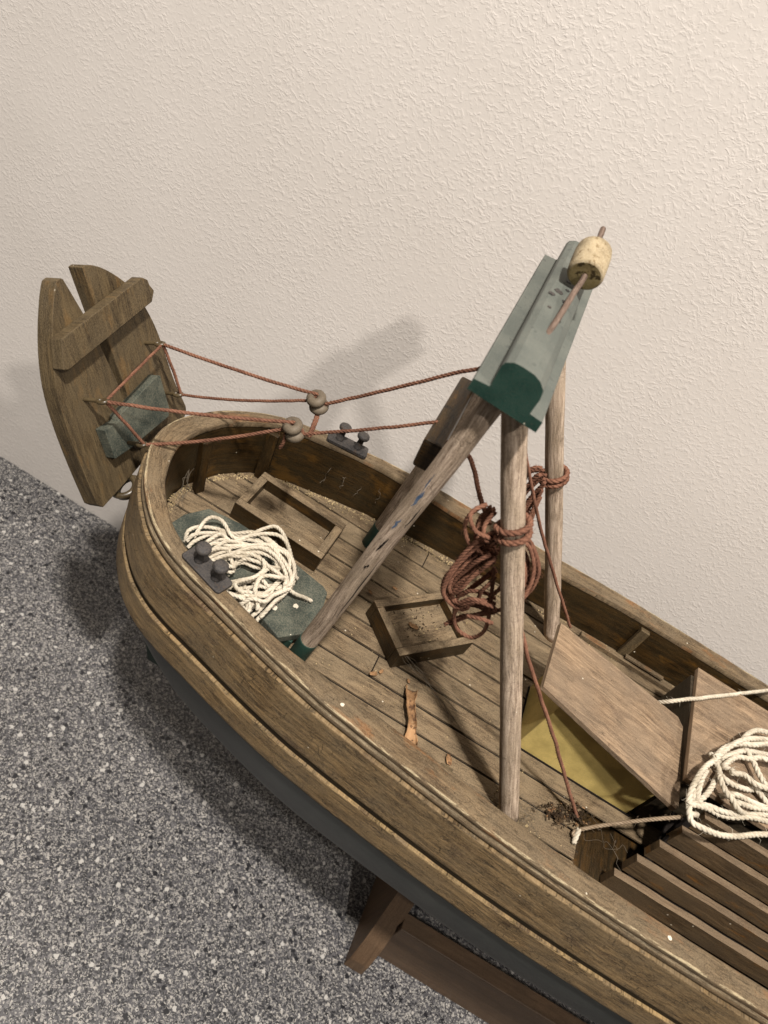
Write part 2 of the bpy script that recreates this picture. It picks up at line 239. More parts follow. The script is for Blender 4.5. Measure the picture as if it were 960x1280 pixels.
# measured paths of cords and small things (cm)
PTS = {
 'bench_s1': [(-4.88,-2.7,0.88),(-4.82,-2.43,1.07),(-4.57,-1.74,0.98),(-4.03,-1.14,0.94),(-3.58,-0.95,1.03),(-3.11,-0.75,1.06),(-2.54,-0.62,0.95),(-1.95,-0.63,0.96),(-1.37,-0.96,1.06),(-1.09,-1.29,1.03),(-1.01,-1.73,0.93),(-1.06,-2.01,0.87)],
 'bench_s2': [(-4.64,-2.91,1.1),(-4.46,-2.39,1.19),(-4.16,-1.75,1.09),(-3.71,-1.56,1.15),(-3.37,-1.18,1.23),(-2.8,-0.85,1.15),(-2.21,-0.79,1.09),(-1.59,-1.06,1.18),(-1.19,-1.46,1.22),(-1.09,-1.77,1.0)],
 'bench_s3': [(-4.08,-2.88,1.26),(-3.89,-2.33,1.28),(-3.6,-1.95,1.27),(-3.2,-1.59,1.37),(-2.67,-1.22,1.36),(-2.24,-0.99,1.26),(-1.72,-1.18,1.29),(-1.26,-1.59,1.39),(-1.06,-1.94,1.33),(-1.03,-2.13,1.13)],
 'bench_s4': [(-3.99,-3.15,1.37),(-3.84,-2.72,1.41),(-3.58,-2.36,1.49),(-3.42,-2.43,1.55),(-3.05,-1.91,1.45),(-2.54,-1.51,1.42),(-1.99,-1.54,1.52),(-1.52,-1.75,1.53),(-1.25,-2.0,1.43),(-1.13,-2.29,1.32)],
 'bench_s5': [(-3.56,-2.53,0.83),(-3.52,-2.43,0.96),(-3.6,-1.84,1.06),(-3.62,-1.4,1.02),(-3.55,-0.95,0.93),(-3.24,-0.52,0.88)],
 'bench_s6': [(-3.46,-2.53,0.97),(-3.18,-2.9,1.19),(-3.02,-2.82,1.22),(-3.09,-2.5,1.12),(-3.07,-2.3,1.11),(-2.89,-2.18,1.22),(-2.51,-2.08,1.19),(-2.12,-1.8,1.09),(-1.86,-1.51,1.14),(-1.65,-1.04,1.11)],
 'bench_s7': [(-3.57,-2.69,1.18),(-3.36,-2.32,1.39),(-2.88,-1.87,1.32),(-2.71,-1.34,1.25),(-2.42,-1.12,1.34),(-1.97,-1.19,1.39),(-1.61,-1.39,1.29),(-1.4,-1.77,1.14)],
 'bench_s8': [(-1.82,-3.49,1.41),(-1.83,-3.43,1.53),(-2.01,-3.12,1.42),(-2.09,-2.64,1.45),(-2.06,-2.23,1.55),(-1.84,-1.79,1.49),(-1.6,-1.65,1.41),(-1.27,-1.87,1.36)],
 'bench_s9': [(-2.98,-3.22,0.95),(-2.6,-2.93,0.98),(-2.28,-2.47,0.94),(-1.82,-2.46,1.04),(-1.49,-2.15,1.06),(-1.1,-1.76,0.83)],
 'bench_s10': [(-2.88,-3.47,1.07),(-2.39,-3.13,1.09),(-1.96,-2.68,1.15),(-1.61,-2.6,1.23),(-1.17,-2.16,1.15),(-0.94,-1.9,0.97)],
 'bench_s11': [(-2.53,-3.77,1.16),(-2.3,-3.4,1.27),(-1.88,-3.24,1.37),(-1.46,-2.97,1.36),(-1.18,-2.36,1.26),(-1.05,-1.99,1.18)],
 'bench_s12': [(-2.13,-3.96,1.29),(-1.95,-3.68,1.49),(-1.5,-3.54,1.55),(-1.36,-2.97,1.45),(-1.07,-2.32,1.3)],
 'bench_s13': [(-1.77,-3.73,0.84),(-1.66,-3.43,1.06),(-1.44,-3.03,1.02),(-1.29,-2.45,0.93),(-1.09,-2.05,1.0),(-1.04,-1.68,0.95)],
 'bench_s14': [(-1.34,-4.02,1.07),(-1.29,-3.71,1.22),(-1.24,-3.22,1.12),(-1.11,-2.65,1.11),(-1.05,-2.21,1.1)],
 'bench_s15': [(-1.56,-4.19,1.27),(-1.45,-3.74,1.32),(-1.4,-3.01,1.25),(-1.49,-2.7,1.34),(-1.45,-2.12,1.27)],
 'bench_s16': [(-2.74,-3.9,1.41),(-2.44,-3.84,1.42),(-1.98,-3.84,1.45),(-1.73,-4.25,1.55),(-1.98,-4.04,1.37)],
 'bench_s17': [(-2.53,-2.85,0.86),(-2.33,-3.13,0.94),(-2.21,-3.67,1.04),(-1.85,-3.58,1.05),(-1.68,-2.79,0.95),(-1.4,-2.17,0.84)],
 'bench_tail': [(-1.23,-2.26,1.25),(-0.98,-2.12,1.18),(-0.7,-2.06,1.1),(-0.39,-1.9,1.02),(-0.08,-1.8,0.95)],
 'hold_a': [(14.43,-2.84,3.58),(14.53,-2.88,3.65),(14.78,-2.76,3.61),(15.3,-2.53,3.49),(15.78,-2.43,3.44),(16.27,-2.26,3.5),(16.89,-1.91,3.57),(17.76,-1.51,3.48),(18.91,-1.08,3.44),(19.75,-0.44,3.54),(20.12,0.5,3.75),(19.6,1.07,3.88),(18.76,1.18,3.82)],
 'hold_b': [(14.23,-2.88,3.84),(14.31,-3.24,3.69),(14.41,-3.34,3.59),(14.56,-3.55,3.58),(14.93,-3.55,3.63),(15.66,-3.36,3.59),(16.55,-2.84,3.48),(17.77,-2.01,3.45),(18.73,-1.67,3.58),(19.61,-1.07,3.79),(20.34,0.04,3.9),(20.16,1.1,3.92)],
 'hold_c': [(14.22,-3.2,3.83),(14.21,-2.9,3.86),(14.2,-2.65,3.99),(14.31,-2.19,4.1),(14.58,-1.56,4.09),(14.95,-1.0,4.04),(15.25,-0.53,4.09),(15.7,0.17,4.23),(16.13,0.61,4.29),(16.92,1.24,4.22),(17.9,1.76,4.16),(18.78,1.93,4.21)],
 'hold_d': [(14.58,-2.77,3.55),(14.88,-2.39,3.68),(15.17,-1.89,3.71),(15.42,-1.25,3.66),(15.54,-0.83,3.66),(15.3,-0.69,3.78),(15.0,-0.55,3.9),(15.21,-0.55,3.85),(15.54,-0.56,3.72),(16.17,-0.48,3.66),(16.71,-0.51,3.71),(17.15,-0.71,3.72),(17.7,-0.93,3.6),(18.21,-1.06,3.46)],
 'hold_f': [(18.51,2.09,4.18),(18.03,2.19,4.12),(17.5,2.06,4.02),(16.97,1.78,4.05),(16.46,1.22,4.13),(16.23,0.72,4.12),(16.49,0.58,4.0),(16.89,0.36,3.87),(17.12,-0.03,3.85),(17.35,-0.37,3.89),(17.7,-0.38,3.89),(18.36,0.01,3.83)],
 'hold_g': [(15.02,-0.8,4.08),(15.46,-0.09,4.1),(15.97,0.37,4.2),(16.56,0.67,4.27),(17.26,1.22,4.23),(18.19,1.68,4.17),(19.12,1.67,4.14)],
 'hold_h': [(15.52,-0.36,3.76),(16.0,0.14,3.88),(16.57,0.62,3.91),(17.26,1.01,3.81),(17.7,1.25,3.74),(18.49,1.5,3.82),(19.01,1.18,3.88)],
 'hold_i': [(15.72,-0.53,3.65),(15.57,-0.67,3.97),(16.15,0.04,3.91),(16.75,0.38,3.9),(17.08,0.61,3.99),(17.41,0.67,4.03),(18.52,1.31,3.63)],
 'hold_j': [(15.53,-0.96,3.67),(15.36,-1.43,3.94),(15.58,-1.8,3.94),(15.88,-2.07,3.98),(16.14,-2.21,3.92),(16.84,-1.78,3.44)],
 'hold_k': [(15.81,-0.48,3.33),(15.58,-1.08,3.75),(16.09,-1.16,3.75),(16.74,-0.87,3.65),(17.4,-0.42,3.57),(17.75,-0.43,3.57),(18.57,-0.14,3.32)],
 'hold_l': [(16.43,-1.49,3.47),(16.26,-1.8,3.79),(16.87,-1.54,3.67),(17.66,-1.14,3.63),(18.59,-0.52,3.4)],
 'hold_m': [(16.07,-0.51,3.71),(15.9,-0.87,3.97),(16.34,-0.67,4.0),(16.74,-0.84,4.05),(17.33,-0.69,4.04),(18.32,-0.2,3.6)],
 'hold_n': [(14.74,-2.35,3.17),(14.44,-3.09,3.56),(14.48,-3.27,3.59),(15.06,-2.76,3.18)],
 'hold_o': [(14.69,-1.89,3.55),(14.37,-2.69,3.85),(14.69,-2.59,3.36)],
 'hold_p': [(14.97,-1.23,3.73),(14.64,-1.9,3.95),(14.53,-2.4,3.91),(14.67,-2.6,3.6)],
 'hold_r': [(14.75,-2.63,3.5),(15.25,-2.48,3.55),(15.75,-2.39,3.6),(16.57,-2.02,3.55),(17.45,-1.41,3.46),(18.33,-0.99,3.46),(18.82,-1.01,3.55)],
 'hold_t': [(15.76,-1.69,3.47),(15.99,-1.67,3.86),(16.64,-1.44,3.75),(17.3,-1.21,3.65),(18.18,-0.74,3.33)],
 'redn_r1': [(3.29,-3.7,9.54),(3.23,-3.57,9.12),(3.11,-3.58,8.69),(3.01,-3.72,7.96),(3.0,-3.84,7.3),(3.18,-3.81,6.71),(3.52,-3.65,6.36),(3.93,-3.55,6.23),(4.09,-3.61,6.56)],
 'redn_r2': [(3.51,-3.35,9.07),(3.28,-3.35,8.18),(3.18,-3.49,7.41),(3.24,-3.62,6.85),(3.7,-3.6,6.37),(4.04,-3.45,5.59),(4.44,-3.33,5.21),(4.87,-3.38,5.31),(4.95,-3.53,5.96),(4.78,-3.63,6.63),(4.38,-3.56,7.45),(3.94,-3.4,8.27)],
 'redn_r3': [(3.47,-3.12,8.99),(3.2,-3.25,7.93),(3.09,-3.39,7.04),(3.22,-3.38,6.48),(3.51,-3.24,6.09),(3.96,-3.12,6.06),(4.38,-3.15,6.4),(4.91,-3.3,6.66)],
 'redn_r4': [(3.71,-3.02,8.58),(3.58,-3.16,7.89),(3.56,-3.17,7.04),(3.64,-3.04,6.28),(3.86,-2.91,6.24),(3.99,-2.92,6.97),(4.13,-3.07,7.91)],
 'redn_r5': [(3.71,-3.81,8.93),(3.64,-3.84,8.54),(3.59,-3.71,7.92),(3.46,-3.57,7.19),(3.46,-3.57,6.61),(3.78,-3.71,6.58),(4.1,-3.84,7.12),(4.65,-3.81,7.32)],
 'redn_r6': [(4.76,-3.62,7.1),(4.46,-3.51,6.43),(4.12,-3.36,5.78),(3.93,-3.34,5.13)],
 'redn_r7': [(2.77,-3.3,9.97),(2.76,-3.15,9.35),(2.88,-3.12,8.92),(3.07,-3.24,8.59),(3.32,-3.38,8.51),(3.81,-3.39,8.59)],
 'redn_r8': [(2.95,-2.94,9.73),(2.89,-2.89,9.23),(2.97,-3.01,8.89),(3.15,-3.16,8.66),(3.44,-3.18,8.59),(3.74,-3.05,8.55)],
 'redn_r9': [(2.93,-3.55,10.08),(2.89,-3.65,9.73),(2.94,-3.8,9.51),(3.14,-3.84,9.3),(3.47,-3.72,9.31)],
 'redn_r10': [(4.21,-3.42,6.84),(4.07,-3.57,7.37),(4.08,-3.63,7.81),(4.11,-3.52,8.09)],
 'redn_r11': [(3.51,-3.34,6.5),(3.46,-3.41,7.21),(3.54,-3.31,7.83),(3.77,-3.16,8.5)],
 'redn_r12': [(3.3,-3.19,6.44),(3.24,-3.11,6.97),(3.37,-2.95,7.59),(3.65,-2.89,8.58)],
 'redn_r13': [(3.98,-3.78,6.84),(4.28,-3.62,7.14),(4.65,-3.55,7.2)],
 'redn_r14': [(3.92,-3.42,6.17),(4.08,-3.33,6.43),(4.41,-3.41,6.71),(4.76,-3.56,7.03)],
 'redn_r15': [(4.01,-3.11,5.59),(3.74,-3.17,6.23),(3.83,-3.33,6.88),(4.23,-3.41,7.24),(4.6,-3.33,7.19)],
 'redn_r16': [(3.32,-2.94,6.38),(3.31,-3.1,7.31),(3.47,-3.19,8.1),(3.67,-3.12,8.64)],
 'redn_r17': [(3.42,-3.74,6.77),(3.51,-3.85,7.25),(3.54,-3.79,7.95),(3.8,-3.63,8.65)],
 'redn_q1': [(3.82,-3.24,9.58),(4.05,-3.2,9.65),(4.42,-3.05,9.44),(4.91,-2.95,8.94),(5.2,-3.02,8.36),(5.27,-3.17,7.84),(5.19,-3.25,7.37)],
 'redn_q2': [(3.86,-3.51,9.61),(4.19,-3.36,9.58),(4.51,-3.25,9.33),(4.84,-3.3,8.98),(5.06,-3.46,8.52),(5.11,-3.55,8.02),(5.06,-3.48,7.61)],
 'redn_q3': [(4.0,-3.23,9.29),(4.35,-3.11,9.13),(4.72,-3.14,8.79),(4.99,-3.3,8.38),(5.08,-3.4,7.91),(5.05,-3.34,7.63)],
 'redn_q4': [(3.99,-2.96,9.2),(4.25,-2.98,9.44),(4.58,-3.13,9.36),(5.0,-3.24,8.96),(5.23,-3.2,8.31),(5.32,-3.05,7.55)],
 'redn_q5': [(4.12,-3.27,9.1),(4.37,-3.42,9.11),(4.68,-3.54,8.81),(4.94,-3.51,8.28),(5.01,-3.36,7.71)],
 'redf_a': [(4.56,3.45,7.77),(4.25,3.53,7.36),(4.25,3.54,6.84),(4.33,3.46,6.35),(4.42,3.37,5.85),(4.54,3.25,5.5),(4.84,3.17,5.55),(4.57,3.32,6.49),(4.61,3.15,7.67)],
 'redf_b': [(4.77,3.38,7.53),(4.52,3.39,6.98),(4.59,3.31,6.26),(4.57,3.22,5.79),(4.69,3.1,5.44),(4.99,3.02,5.49),(4.91,3.09,5.91),(4.82,3.08,7.43)],
 'redf_c': [(4.82,3.24,7.43),(4.85,3.16,6.8),(4.9,3.07,5.97),(4.91,3.05,5.45),(5.03,2.93,5.1),(5.33,2.85,5.15),(5.22,2.85,5.62),(4.87,2.94,7.33)],
 'redf_d': [(4.99,3.46,6.98),(5.0,3.37,6.23),(5.15,3.35,5.61),(5.18,3.42,5.01),(5.3,3.3,4.66),(5.6,3.22,4.71),(5.47,3.13,5.26),(5.04,3.16,6.88)],
 'redf_e': [(4.43,3.22,7.93),(4.21,3.2,7.79),(4.03,3.27,7.29),(4.05,3.37,6.72),(4.17,3.25,6.37),(4.47,3.17,6.42),(4.35,3.05,6.94),(4.48,2.92,7.83)],
 'redf_f': [(4.69,3.05,7.88),(4.42,3.12,7.61),(4.42,3.22,6.83),(4.54,3.25,5.96),(4.66,3.13,5.61),(4.96,3.05,5.66),(4.74,3.0,6.48),(4.74,2.75,7.78)],
 'redf_g': [(4.89,3.42,7.14),(5.06,3.52,6.47),(5.02,3.55,5.88),(4.87,3.49,5.48),(4.99,3.37,5.13),(5.29,3.29,5.18),(5.34,3.33,5.53),(4.94,3.12,7.04)],
 'l1': [(1.76,-0.9,9.36)],
 'far_line': [(1.75,-1.5,13.45),(2.27,-1.25,11.64),(2.87,-1.0,10.77),(4.66,-0.2,8.41),(6.74,0.8,5.93),(8.82,1.6,3.63)],
 'near_line': [(5.53,-3.2,6.97),(6.84,-3.3,5.59),(9.08,-3.3,3.45),(10.69,-3.2,1.76),(12.39,-3.17,0.05)],
 'white_near': [(12.26,-4.04,0.2),(12.32,-3.8,0.35),(13.3,-3.43,1.6),(14.43,-3.23,3.2)],
 'white_toggle': [(12.32,-3.76,0.4),(12.36,-4.2,0.1)],
 'white_far': [(13.35,1.41,2.9),(13.83,1.47,3.5),(15.68,2.98,3.56),(17.36,4.6,3.2),(18.79,6.03,2.8),(20.51,7.67,2.42),(21.04,7.54,2.3)],
 'l1b': [(2.48,-2.4,9.44)],
 'l1c': [(3.07,-3.2,9.36)],
 'tf_end': [(0.68,0.2,11.85)],
 'tfar': [(0.56,0.0,0.0)],
 'tnear': [(0.75,0.0,0.0)],
 'block_far': [(-3.55,0.9,6.8)],
 'block_near': [(-3.68,-0.3,6.17)],
 'far_end': [(0.36,-3.23,13.35)],
 'near_end': [(0.43,-1.25,10.08)],
 'link': [(-3.42,0.8,6.61),(-3.32,0.6,6.43),(-3.22,0.2,6.26),(-3.18,0.0,6.0)],
 'leaf': [(4.79,-2.2,0.12),(4.93,-2.94,0.3),(5.27,-3.63,0.25),(5.5,-4.29,0.08)],
 'scraps': [(3.83,0.21,0.5),(7.04,-3.97,0.06),(3.27,-2.51,0.1),(1.72,0.99,0.06),(3.51,-2.18,0.06),(2.54,1.94,0.05),(4.6,-1.88,0.05)],
 'clump': [(11.34,-3.63,0.1),(11.79,-3.51,0.15),(12.34,-3.08,0.1)],
 'specks': [(-1.1,-2.87,0.83),(-0.48,-2.28,0.83)],
 'endbench': [(-1.15,-3.58,0.8)],
 'capfleck': [(2.48,-6.02,2.3),(14.99,-6.83,2.2)],
}

# ------------------------------------------------------------------ mesh helpers
V3 = Vector
class MB:
    def __init__(s): s.v = []; s.f = []; s.uv = []; s.mi = []; s.sm = []
    def add(s, verts, faces, uvs, mi=0, smooth=False):
        o = len(s.v); s.v += [V3(p) for p in verts]
        for fc, u in zip(faces, uvs):
            s.f.append([i + o for i in fc]); s.uv.append(u); s.mi.append(mi); s.sm.append(smooth)
    def box(s, c, half, ax=(1, 0, 0), ay=(0, 1, 0), az=None, mi=0, taper=None, uo=(0, 0)):
        ax = V3(ax).normalized(); ay = V3(ay); ay = (ay - ax * ay.dot(ax)).normalized(); az = ax.cross(ay) if az is None else V3(az)
        c = V3(c); P = []
        for k in (-1, 1):
            for j in (-1, 1):
                for i in (-1, 1):
                    q = 1.0 if taper is None or k < 0 else taper
                    P.append(c + ax * (i * half[0] * q) + ay * (j * half[1] * q) + az * (k * half[2]))
        F = [(0, 2, 3, 1), (4, 5, 7, 6), (0, 1, 5, 4), (2, 6, 7, 3), (0, 4, 6, 2), (1, 3, 7, 5)]
        A = [(ax, ay), (ax, ay), (ax, az), (ax, az), (ay, az), (ay, az)]
        s.add(P, F, [[((P[i] - c).dot(a) + uo[0], (P[i] - c).dot(b) + uo[1] + n * 3) for i in fc] for n, (fc, (a, b)) in enumerate(zip(F, A))], mi)
    def prism(s, poly, o, e1, e2, t0, t1, mi=0, swap=False, mi_side=None):
        o = V3(o); e1 = V3(e1).normalized(); e2 = V3(e2).normalized(); n = e1.cross(e2)
        k = len(poly); bot = [o + e1 * a + e2 * b + n * t0 for a, b in poly]; top = [o + e1 * a + e2 * b + n * t1 for a, b in poly]
        uv2 = lambda a, b: (b, a) if swap else (a, b)
        F = [list(range(k)), list(range(2 * k - 1, k - 1, -1))]
        area = sum(poly[i][0] * poly[(i + 1) % k][1] - poly[(i + 1) % k][0] * poly[i][1] for i in range(k))
        U = [[uv2(*p) for p in poly], [uv2(*p) for p in reversed(poly)]]
        if area > 0: F[0].reverse(); U[0].reverse(); F[1].reverse(); U[1].reverse()
        s.add(bot + top, F, U, mi)
        o2 = len(s.v) - 2 * k
        for i in range(k):
            j = (i + 1) % k; q = [i, j, k + j, k + i]
            if area < 0: q.reverse()
            pts = {i: poly[i], j: poly[j], k + i: poly[i], k + j: poly[j]}
            d = V3((poly[j][0] - poly[i][0], poly[j][1] - poly[i][1])); 
            u = []
            for z in q:
                a, b = uv2(*pts[z]); th = t1 if z >= k else t0
                along = abs((d.y if swap else d.x)) > 0.5 * d.length
                u.append((a, th + 20) if along else (th + 7, b + 11))
            s.f.append([z + o2 for z in q]); s.uv.append(u); s.mi.append(mi if mi_side is None else mi_side); s.sm.append(False)
    def tube(s, path, r, seg=8, mi=0, caps=True, u0=0.0, cap_mi=None):
        path = [V3(p) for p in path]; n = len(path); rr = r if isinstance(r, (list, tuple)) else [r] * n
        t = [(path[min(i + 1, n - 1)] - path[max(i - 1, 0)]).normalized() for i in range(n)]
        a = t[0].orthogonal().normalized(); fr = []
        for i in range(n):
            a = (a - t[i] * a.dot(t[i])); a = a.normalized() if a.length > 1e-6 else t[i].orthogonal().normalized()
            fr.append((a.copy(), t[i].cross(a)))
        V = []; L = [u0]
        for i in range(n):
            if i: L.append(L[-1] + (path[i] - path[i - 1]).length)
            for k in range(seg):
                w = 2 * math.pi * k / seg
                V.append(path[i] + fr[i][0] * (math.cos(w) * rr[i]) + fr[i][1] * (math.sin(w) * rr[i]))
        F = []; U = []
        m = sum(rr) / n
        for i in range(n - 1):
            for k in range(seg):
                k2 = (k + 1) % seg
                F.append((i * seg + k, i * seg + k2, (i + 1) * seg + k2, (i + 1) * seg + k))
                va, vb = 2 * math.pi * k / seg * m, 2 * math.pi * (k + 1) / seg * m
                U.append([(L[i], va), (L[i], vb), (L[i + 1], vb), (L[i + 1], va)])
        s.add(V, F, U, mi, True)
        if caps:
            o = len(s.v) - len(V)
            for base, rev, ci in ((0, True, 0), ((n - 1) * seg, False, n - 1)):
                idx = [o + base + k for k in range(seg)]; u = [(math.cos(2 * math.pi * k / seg) * rr[ci] + 31, math.sin(2 * math.pi * k / seg) * rr[ci]) for k in range(seg)]
                if rev: idx.reverse(); u.reverse()
                s.f.append(idx); s.uv.append(u); s.mi.append(mi if cap_mi is None else cap_mi); s.sm.append(False)
    def lathe(s, c, axis, prof, seg=20, mi=0):       # profile of (radius, height along axis)
        axis = V3(axis).normalized()
        s.tube_rings([V3(c) + axis * h for r, h in prof], [max(r, 1e-4) for r, h in prof], axis, seg, mi)
    def tube_rings(s, pts, rr, axis, seg, mi):
        a = axis.orthogonal().normalized(); b = axis.cross(a); V = []; F = []; U = []; L = 0
        for p, r in zip(pts, rr):
            for k in range(seg):
                w = 2 * math.pi * k / seg; V.append(p + a * (math.cos(w) * r) + b * (math.sin(w) * r))
        for i in range(len(pts) - 1):
            for k in range(seg):
                k2 = (k + 1) % seg; F.append((i * seg + k, i * seg + k2, (i + 1) * seg + k2, (i + 1) * seg + k))
                U.append([(i * .2, k * .1), (i * .2, k * .1 + .1), (i * .2 + .2, k * .1 + .1), (i * .2 + .2, k * .1)])
        s.add(V, F, U, mi, True)
    def grid(s, rows, uvs, mi=0, smooth=True, flip=False):
        n = len(rows[0]); V = [p for r in rows for p in r]; F = []; U = []
        for i in range(len(rows) - 1):
            for j in range(n - 1):
                q = [(i, j), (i + 1, j), (i + 1, j + 1), (i, j + 1)]
                if flip: q.reverse()
                F.append([a * n + b for a, b in q]); U.append([uvs[a][b] for a, b in q])
        s.add(V, F, U, mi, smooth)

def link(name, mb, mats, parent=None, base=None, bevel=0.0, seg=2):
    b = V3(parent['_base']) if parent is not None and base is None else V3(base or (0, 0, 0))
    me = bpy.data.meshes.new(name)
    me.from_pydata([(p - b) * S for p in mb.v], [], mb.f)
    ul = me.uv_layers.new(name='UVMap'); k = 0
    for p, u in zip(me.polygons, mb.uv):
        for c in range(p.loop_total): ul.data[p.loop_start + c].uv = u[c]
    for p, i, sm in zip(me.polygons, mb.mi, mb.sm): p.material_index = i; p.use_smooth = sm
    for m in (mats if isinstance(mats, (list, tuple)) else [mats]): me.materials.append(M[m])
    me.validate(); me.update()
    o = bpy.data.objects.new(name, me); col.objects.link(o)
    if parent is not None:
        o.parent = parent
    else: o.location = b * S
    o['_base'] = list(b)
    if bevel:
        md = o.modifiers.new('Bevel', 'BEVEL'); md.width = bevel * S; md.segments = seg; md.limit_method = 'ANGLE'; md.angle_limit = R(35)
    return o
def thing(name, label, cat, base, group=None):
    o = bpy.data.objects.new(name, None); o.empty_display_size = 0.02; col.objects.link(o)
    o.location = V3(base) * S; o['_base'] = list(base); o['label'] = label; o['category'] = cat
    if group: o['group'] = group
    return o
def tag(o, label, cat, group=None, kind=None):
    if kind: o['kind'] = kind
    o['label'] = label; o['category'] = cat
    if group: o['group'] = group
    return o

def smooth_path(pts, step=0.08):                # Catmull-Rom, resampled at an even step
    P = [V3(p) for p in pts]
    if len(P) == 2: raw = [P[0].lerp(P[1], i / 20) for i in range(21)]
    else:
        P = [P[0] * 2 - P[1]] + P + [P[-1] * 2 - P[-2]]; raw = []
        for i in range(1, len(P) - 2):
            p0, p1, p2, p3 = P[i - 1:i + 3]
            for k in range(12):
                t = k / 12
                raw.append(0.5 * ((2 * p1) + (p2 - p0) * t + (2 * p0 - 5 * p1 + 4 * p2 - p3) * t * t + (3 * p1 - p0 - 3 * p2 + p3) * t ** 3))
        raw.append(P[-2])
    L = [0.0]
    for a, b in zip(raw, raw[1:]): L.append(L[-1] + (b - a).length)
    n = max(4, int(L[-1] / step)); out = []; j = 0
    for i in range(n + 1):
        d = L[-1] * i / n
        while j < len(L) - 2 and L[j + 1] < d: j += 1
        out.append(raw[j].lerp(raw[j + 1], (d - L[j]) / max(1e-9, L[j + 1] - L[j])))
    return out
def rope(mb, pts, Rr, strands=3, pitch=5.0, step=None, fuzz=0.0, seg=6, mi=0, wob=0.15):
    path = smooth_path(pts, step or Rr * 0.55); n = len(path)
    sd = random.random() * 50
    path = [p + V3((mnoise.noise((i * .06, sd, 0)), mnoise.noise((i * .06, sd, 7)), mnoise.noise((i * .06, sd, 13)))) * (Rr * wob * 2) for i, p in enumerate(path)]
    t = [(path[min(i + 1, n - 1)] - path[max(i - 1, 0)]).normalized() for i in range(n)]
    a = t[0].orthogonal().normalized(); L = 0; rows = [[] for _ in range(strands)]; ph = random.random() * 6.28
    for i in range(n):
        a = a - t[i] * a.dot(t[i]); a = a.normalized() if a.length > 1e-6 else t[i].orthogonal().normalized()
        b = t[i].cross(a)
        if i: L += (path[i] - path[i - 1]).length
        for k in range(strands):
            w = ph + 2 * math.pi * (k / strands + L / (Rr * pitch))
            rows[k].append(path[i] + (a * math.cos(w) + b * math.sin(w)) * (Rr * (0.42 if strands > 2 else 0.32)))
    for k in range(strands): mb.tube(rows[k], Rr * (0.60 if strands > 2 else 0.70), seg, mi, True, random.random() * 90)
    for _ in range(int(fuzz * L)):                # loose hairs standing off the yarn
        i = random.randrange(n); d = V3((random.gauss(0, 1), random.gauss(0, 1), random.gauss(0, 1))).normalized()
        p = path[i] + (d - t[i] * d.dot(t[i])) * Rr * 0.8; ln = Rr * random.uniform(0.8, 3.0)
        d = (d + t[i] * random.uniform(-1, 1)).normalized(); c = V3((random.gauss(0, .4), random.gauss(0, .4), random.gauss(0, .4)))
        mb.tube([p, p + d * ln * .5, p + (d + c).normalized() * ln], [Rr * .06, Rr * .05, Rr * .02], 3, mi, False)
    return path

# ------------------------------------------------------------------ setting: wall and counter
WALL = 11.5; TOP = -18.24
mb = MB(); mb.box((0, WALL + 5, 60), (170, 5, 90)); o = link('wall', mb, 'wall', base=(0, WALL, TOP)); o['kind'] = 'structure'
o['label'] = 'cream stucco wall with raised plaster ridges'; o['category'] = 'wall'
mb = MB(); mb.box((0, WALL - 75.02, TOP - 2), (170, 75, 2)); o = link('counter', mb, 'counter', base=(0, 0, TOP)); o['kind'] = 'structure'
o['label'] = 'grey speckled counter top'; o['category'] = 'counter'

# ------------------------------------------------------------------ the hull's plan curve
HALF = [(-8.15, 0.0), (-8.08, 0.62), (-7.88, 1.30), (-7.5, 2.08), (-7.0, 2.85), (-6.0, 3.90), (-5, 4.54), (-4, 4.93), (-3, 5.20), (-2, 5.47), (-1, 5.72), (0, 5.95), (1, 6.15), (2, 6.32), (3, 6.44), (4, 6.55),
        (5, 6.65), (6, 6.75), (8, 6.93), (10, 7.09), (12, 7.20), (14, 7.26), (16, 7.29), (18, 7.30), (21, 7.30), (24, 7.26), (27, 7.18), (30, 7.05), (34, 6.7)]
CTRL = [(x, -y) for x, y in reversed(HALF[1:])] + HALF
PLAN = [V3((p.x, p.y)) for p in smooth_path([(x, y, 0) for x, y in CTRL], 0.22)]
NRM = []
for i in range(len(PLAN)):
    d = PLAN[min(i + 1, len(PLAN) - 1)] - PLAN[max(i - 1, 0)]; NRM.append(V3((-d.y, d.x)).normalized())
if NRM[3].y > 0: NRM = [-n for n in NRM]
ARC = [0.0]
for a, b in zip(PLAN, PLAN[1:]): ARC.append(ARC[-1] + (b - a).length)
def lerp_t(tab, x):
    if x <= tab[0][0]: return tab[0][1]
    for (a, b), (c, d) in zip(tab, tab[1:]):
        if x <= c: return b + (d - b) * (x - a) / (c - a)
    return tab[-1][1]
def zc(x): return lerp_t([(-8.2, 2.70), (-6, 2.62), (-2, 2.56), (0, 2.46), (2, 2.36), (4, 2.26), (8, 2.13), (12, 2.13), (20, 2.1), (34, 2.3)], x)
def capw(x): return lerp_t([(-8.2, .90), (-7.2, .70), (-6, .62), (-4, .55), (-1, .56), (0, .64), (1, .75), (3, .93), (6, .97), (9, .90), (12, .80), (34, .80)], x)
def linw(x): return lerp_t([(-8.2, 1.2), (-6, .90), (-4, .86), (0, .86), (2, 1.02), (34, 1.0)], x)
def half_b(x): return lerp_t(HALF, x)
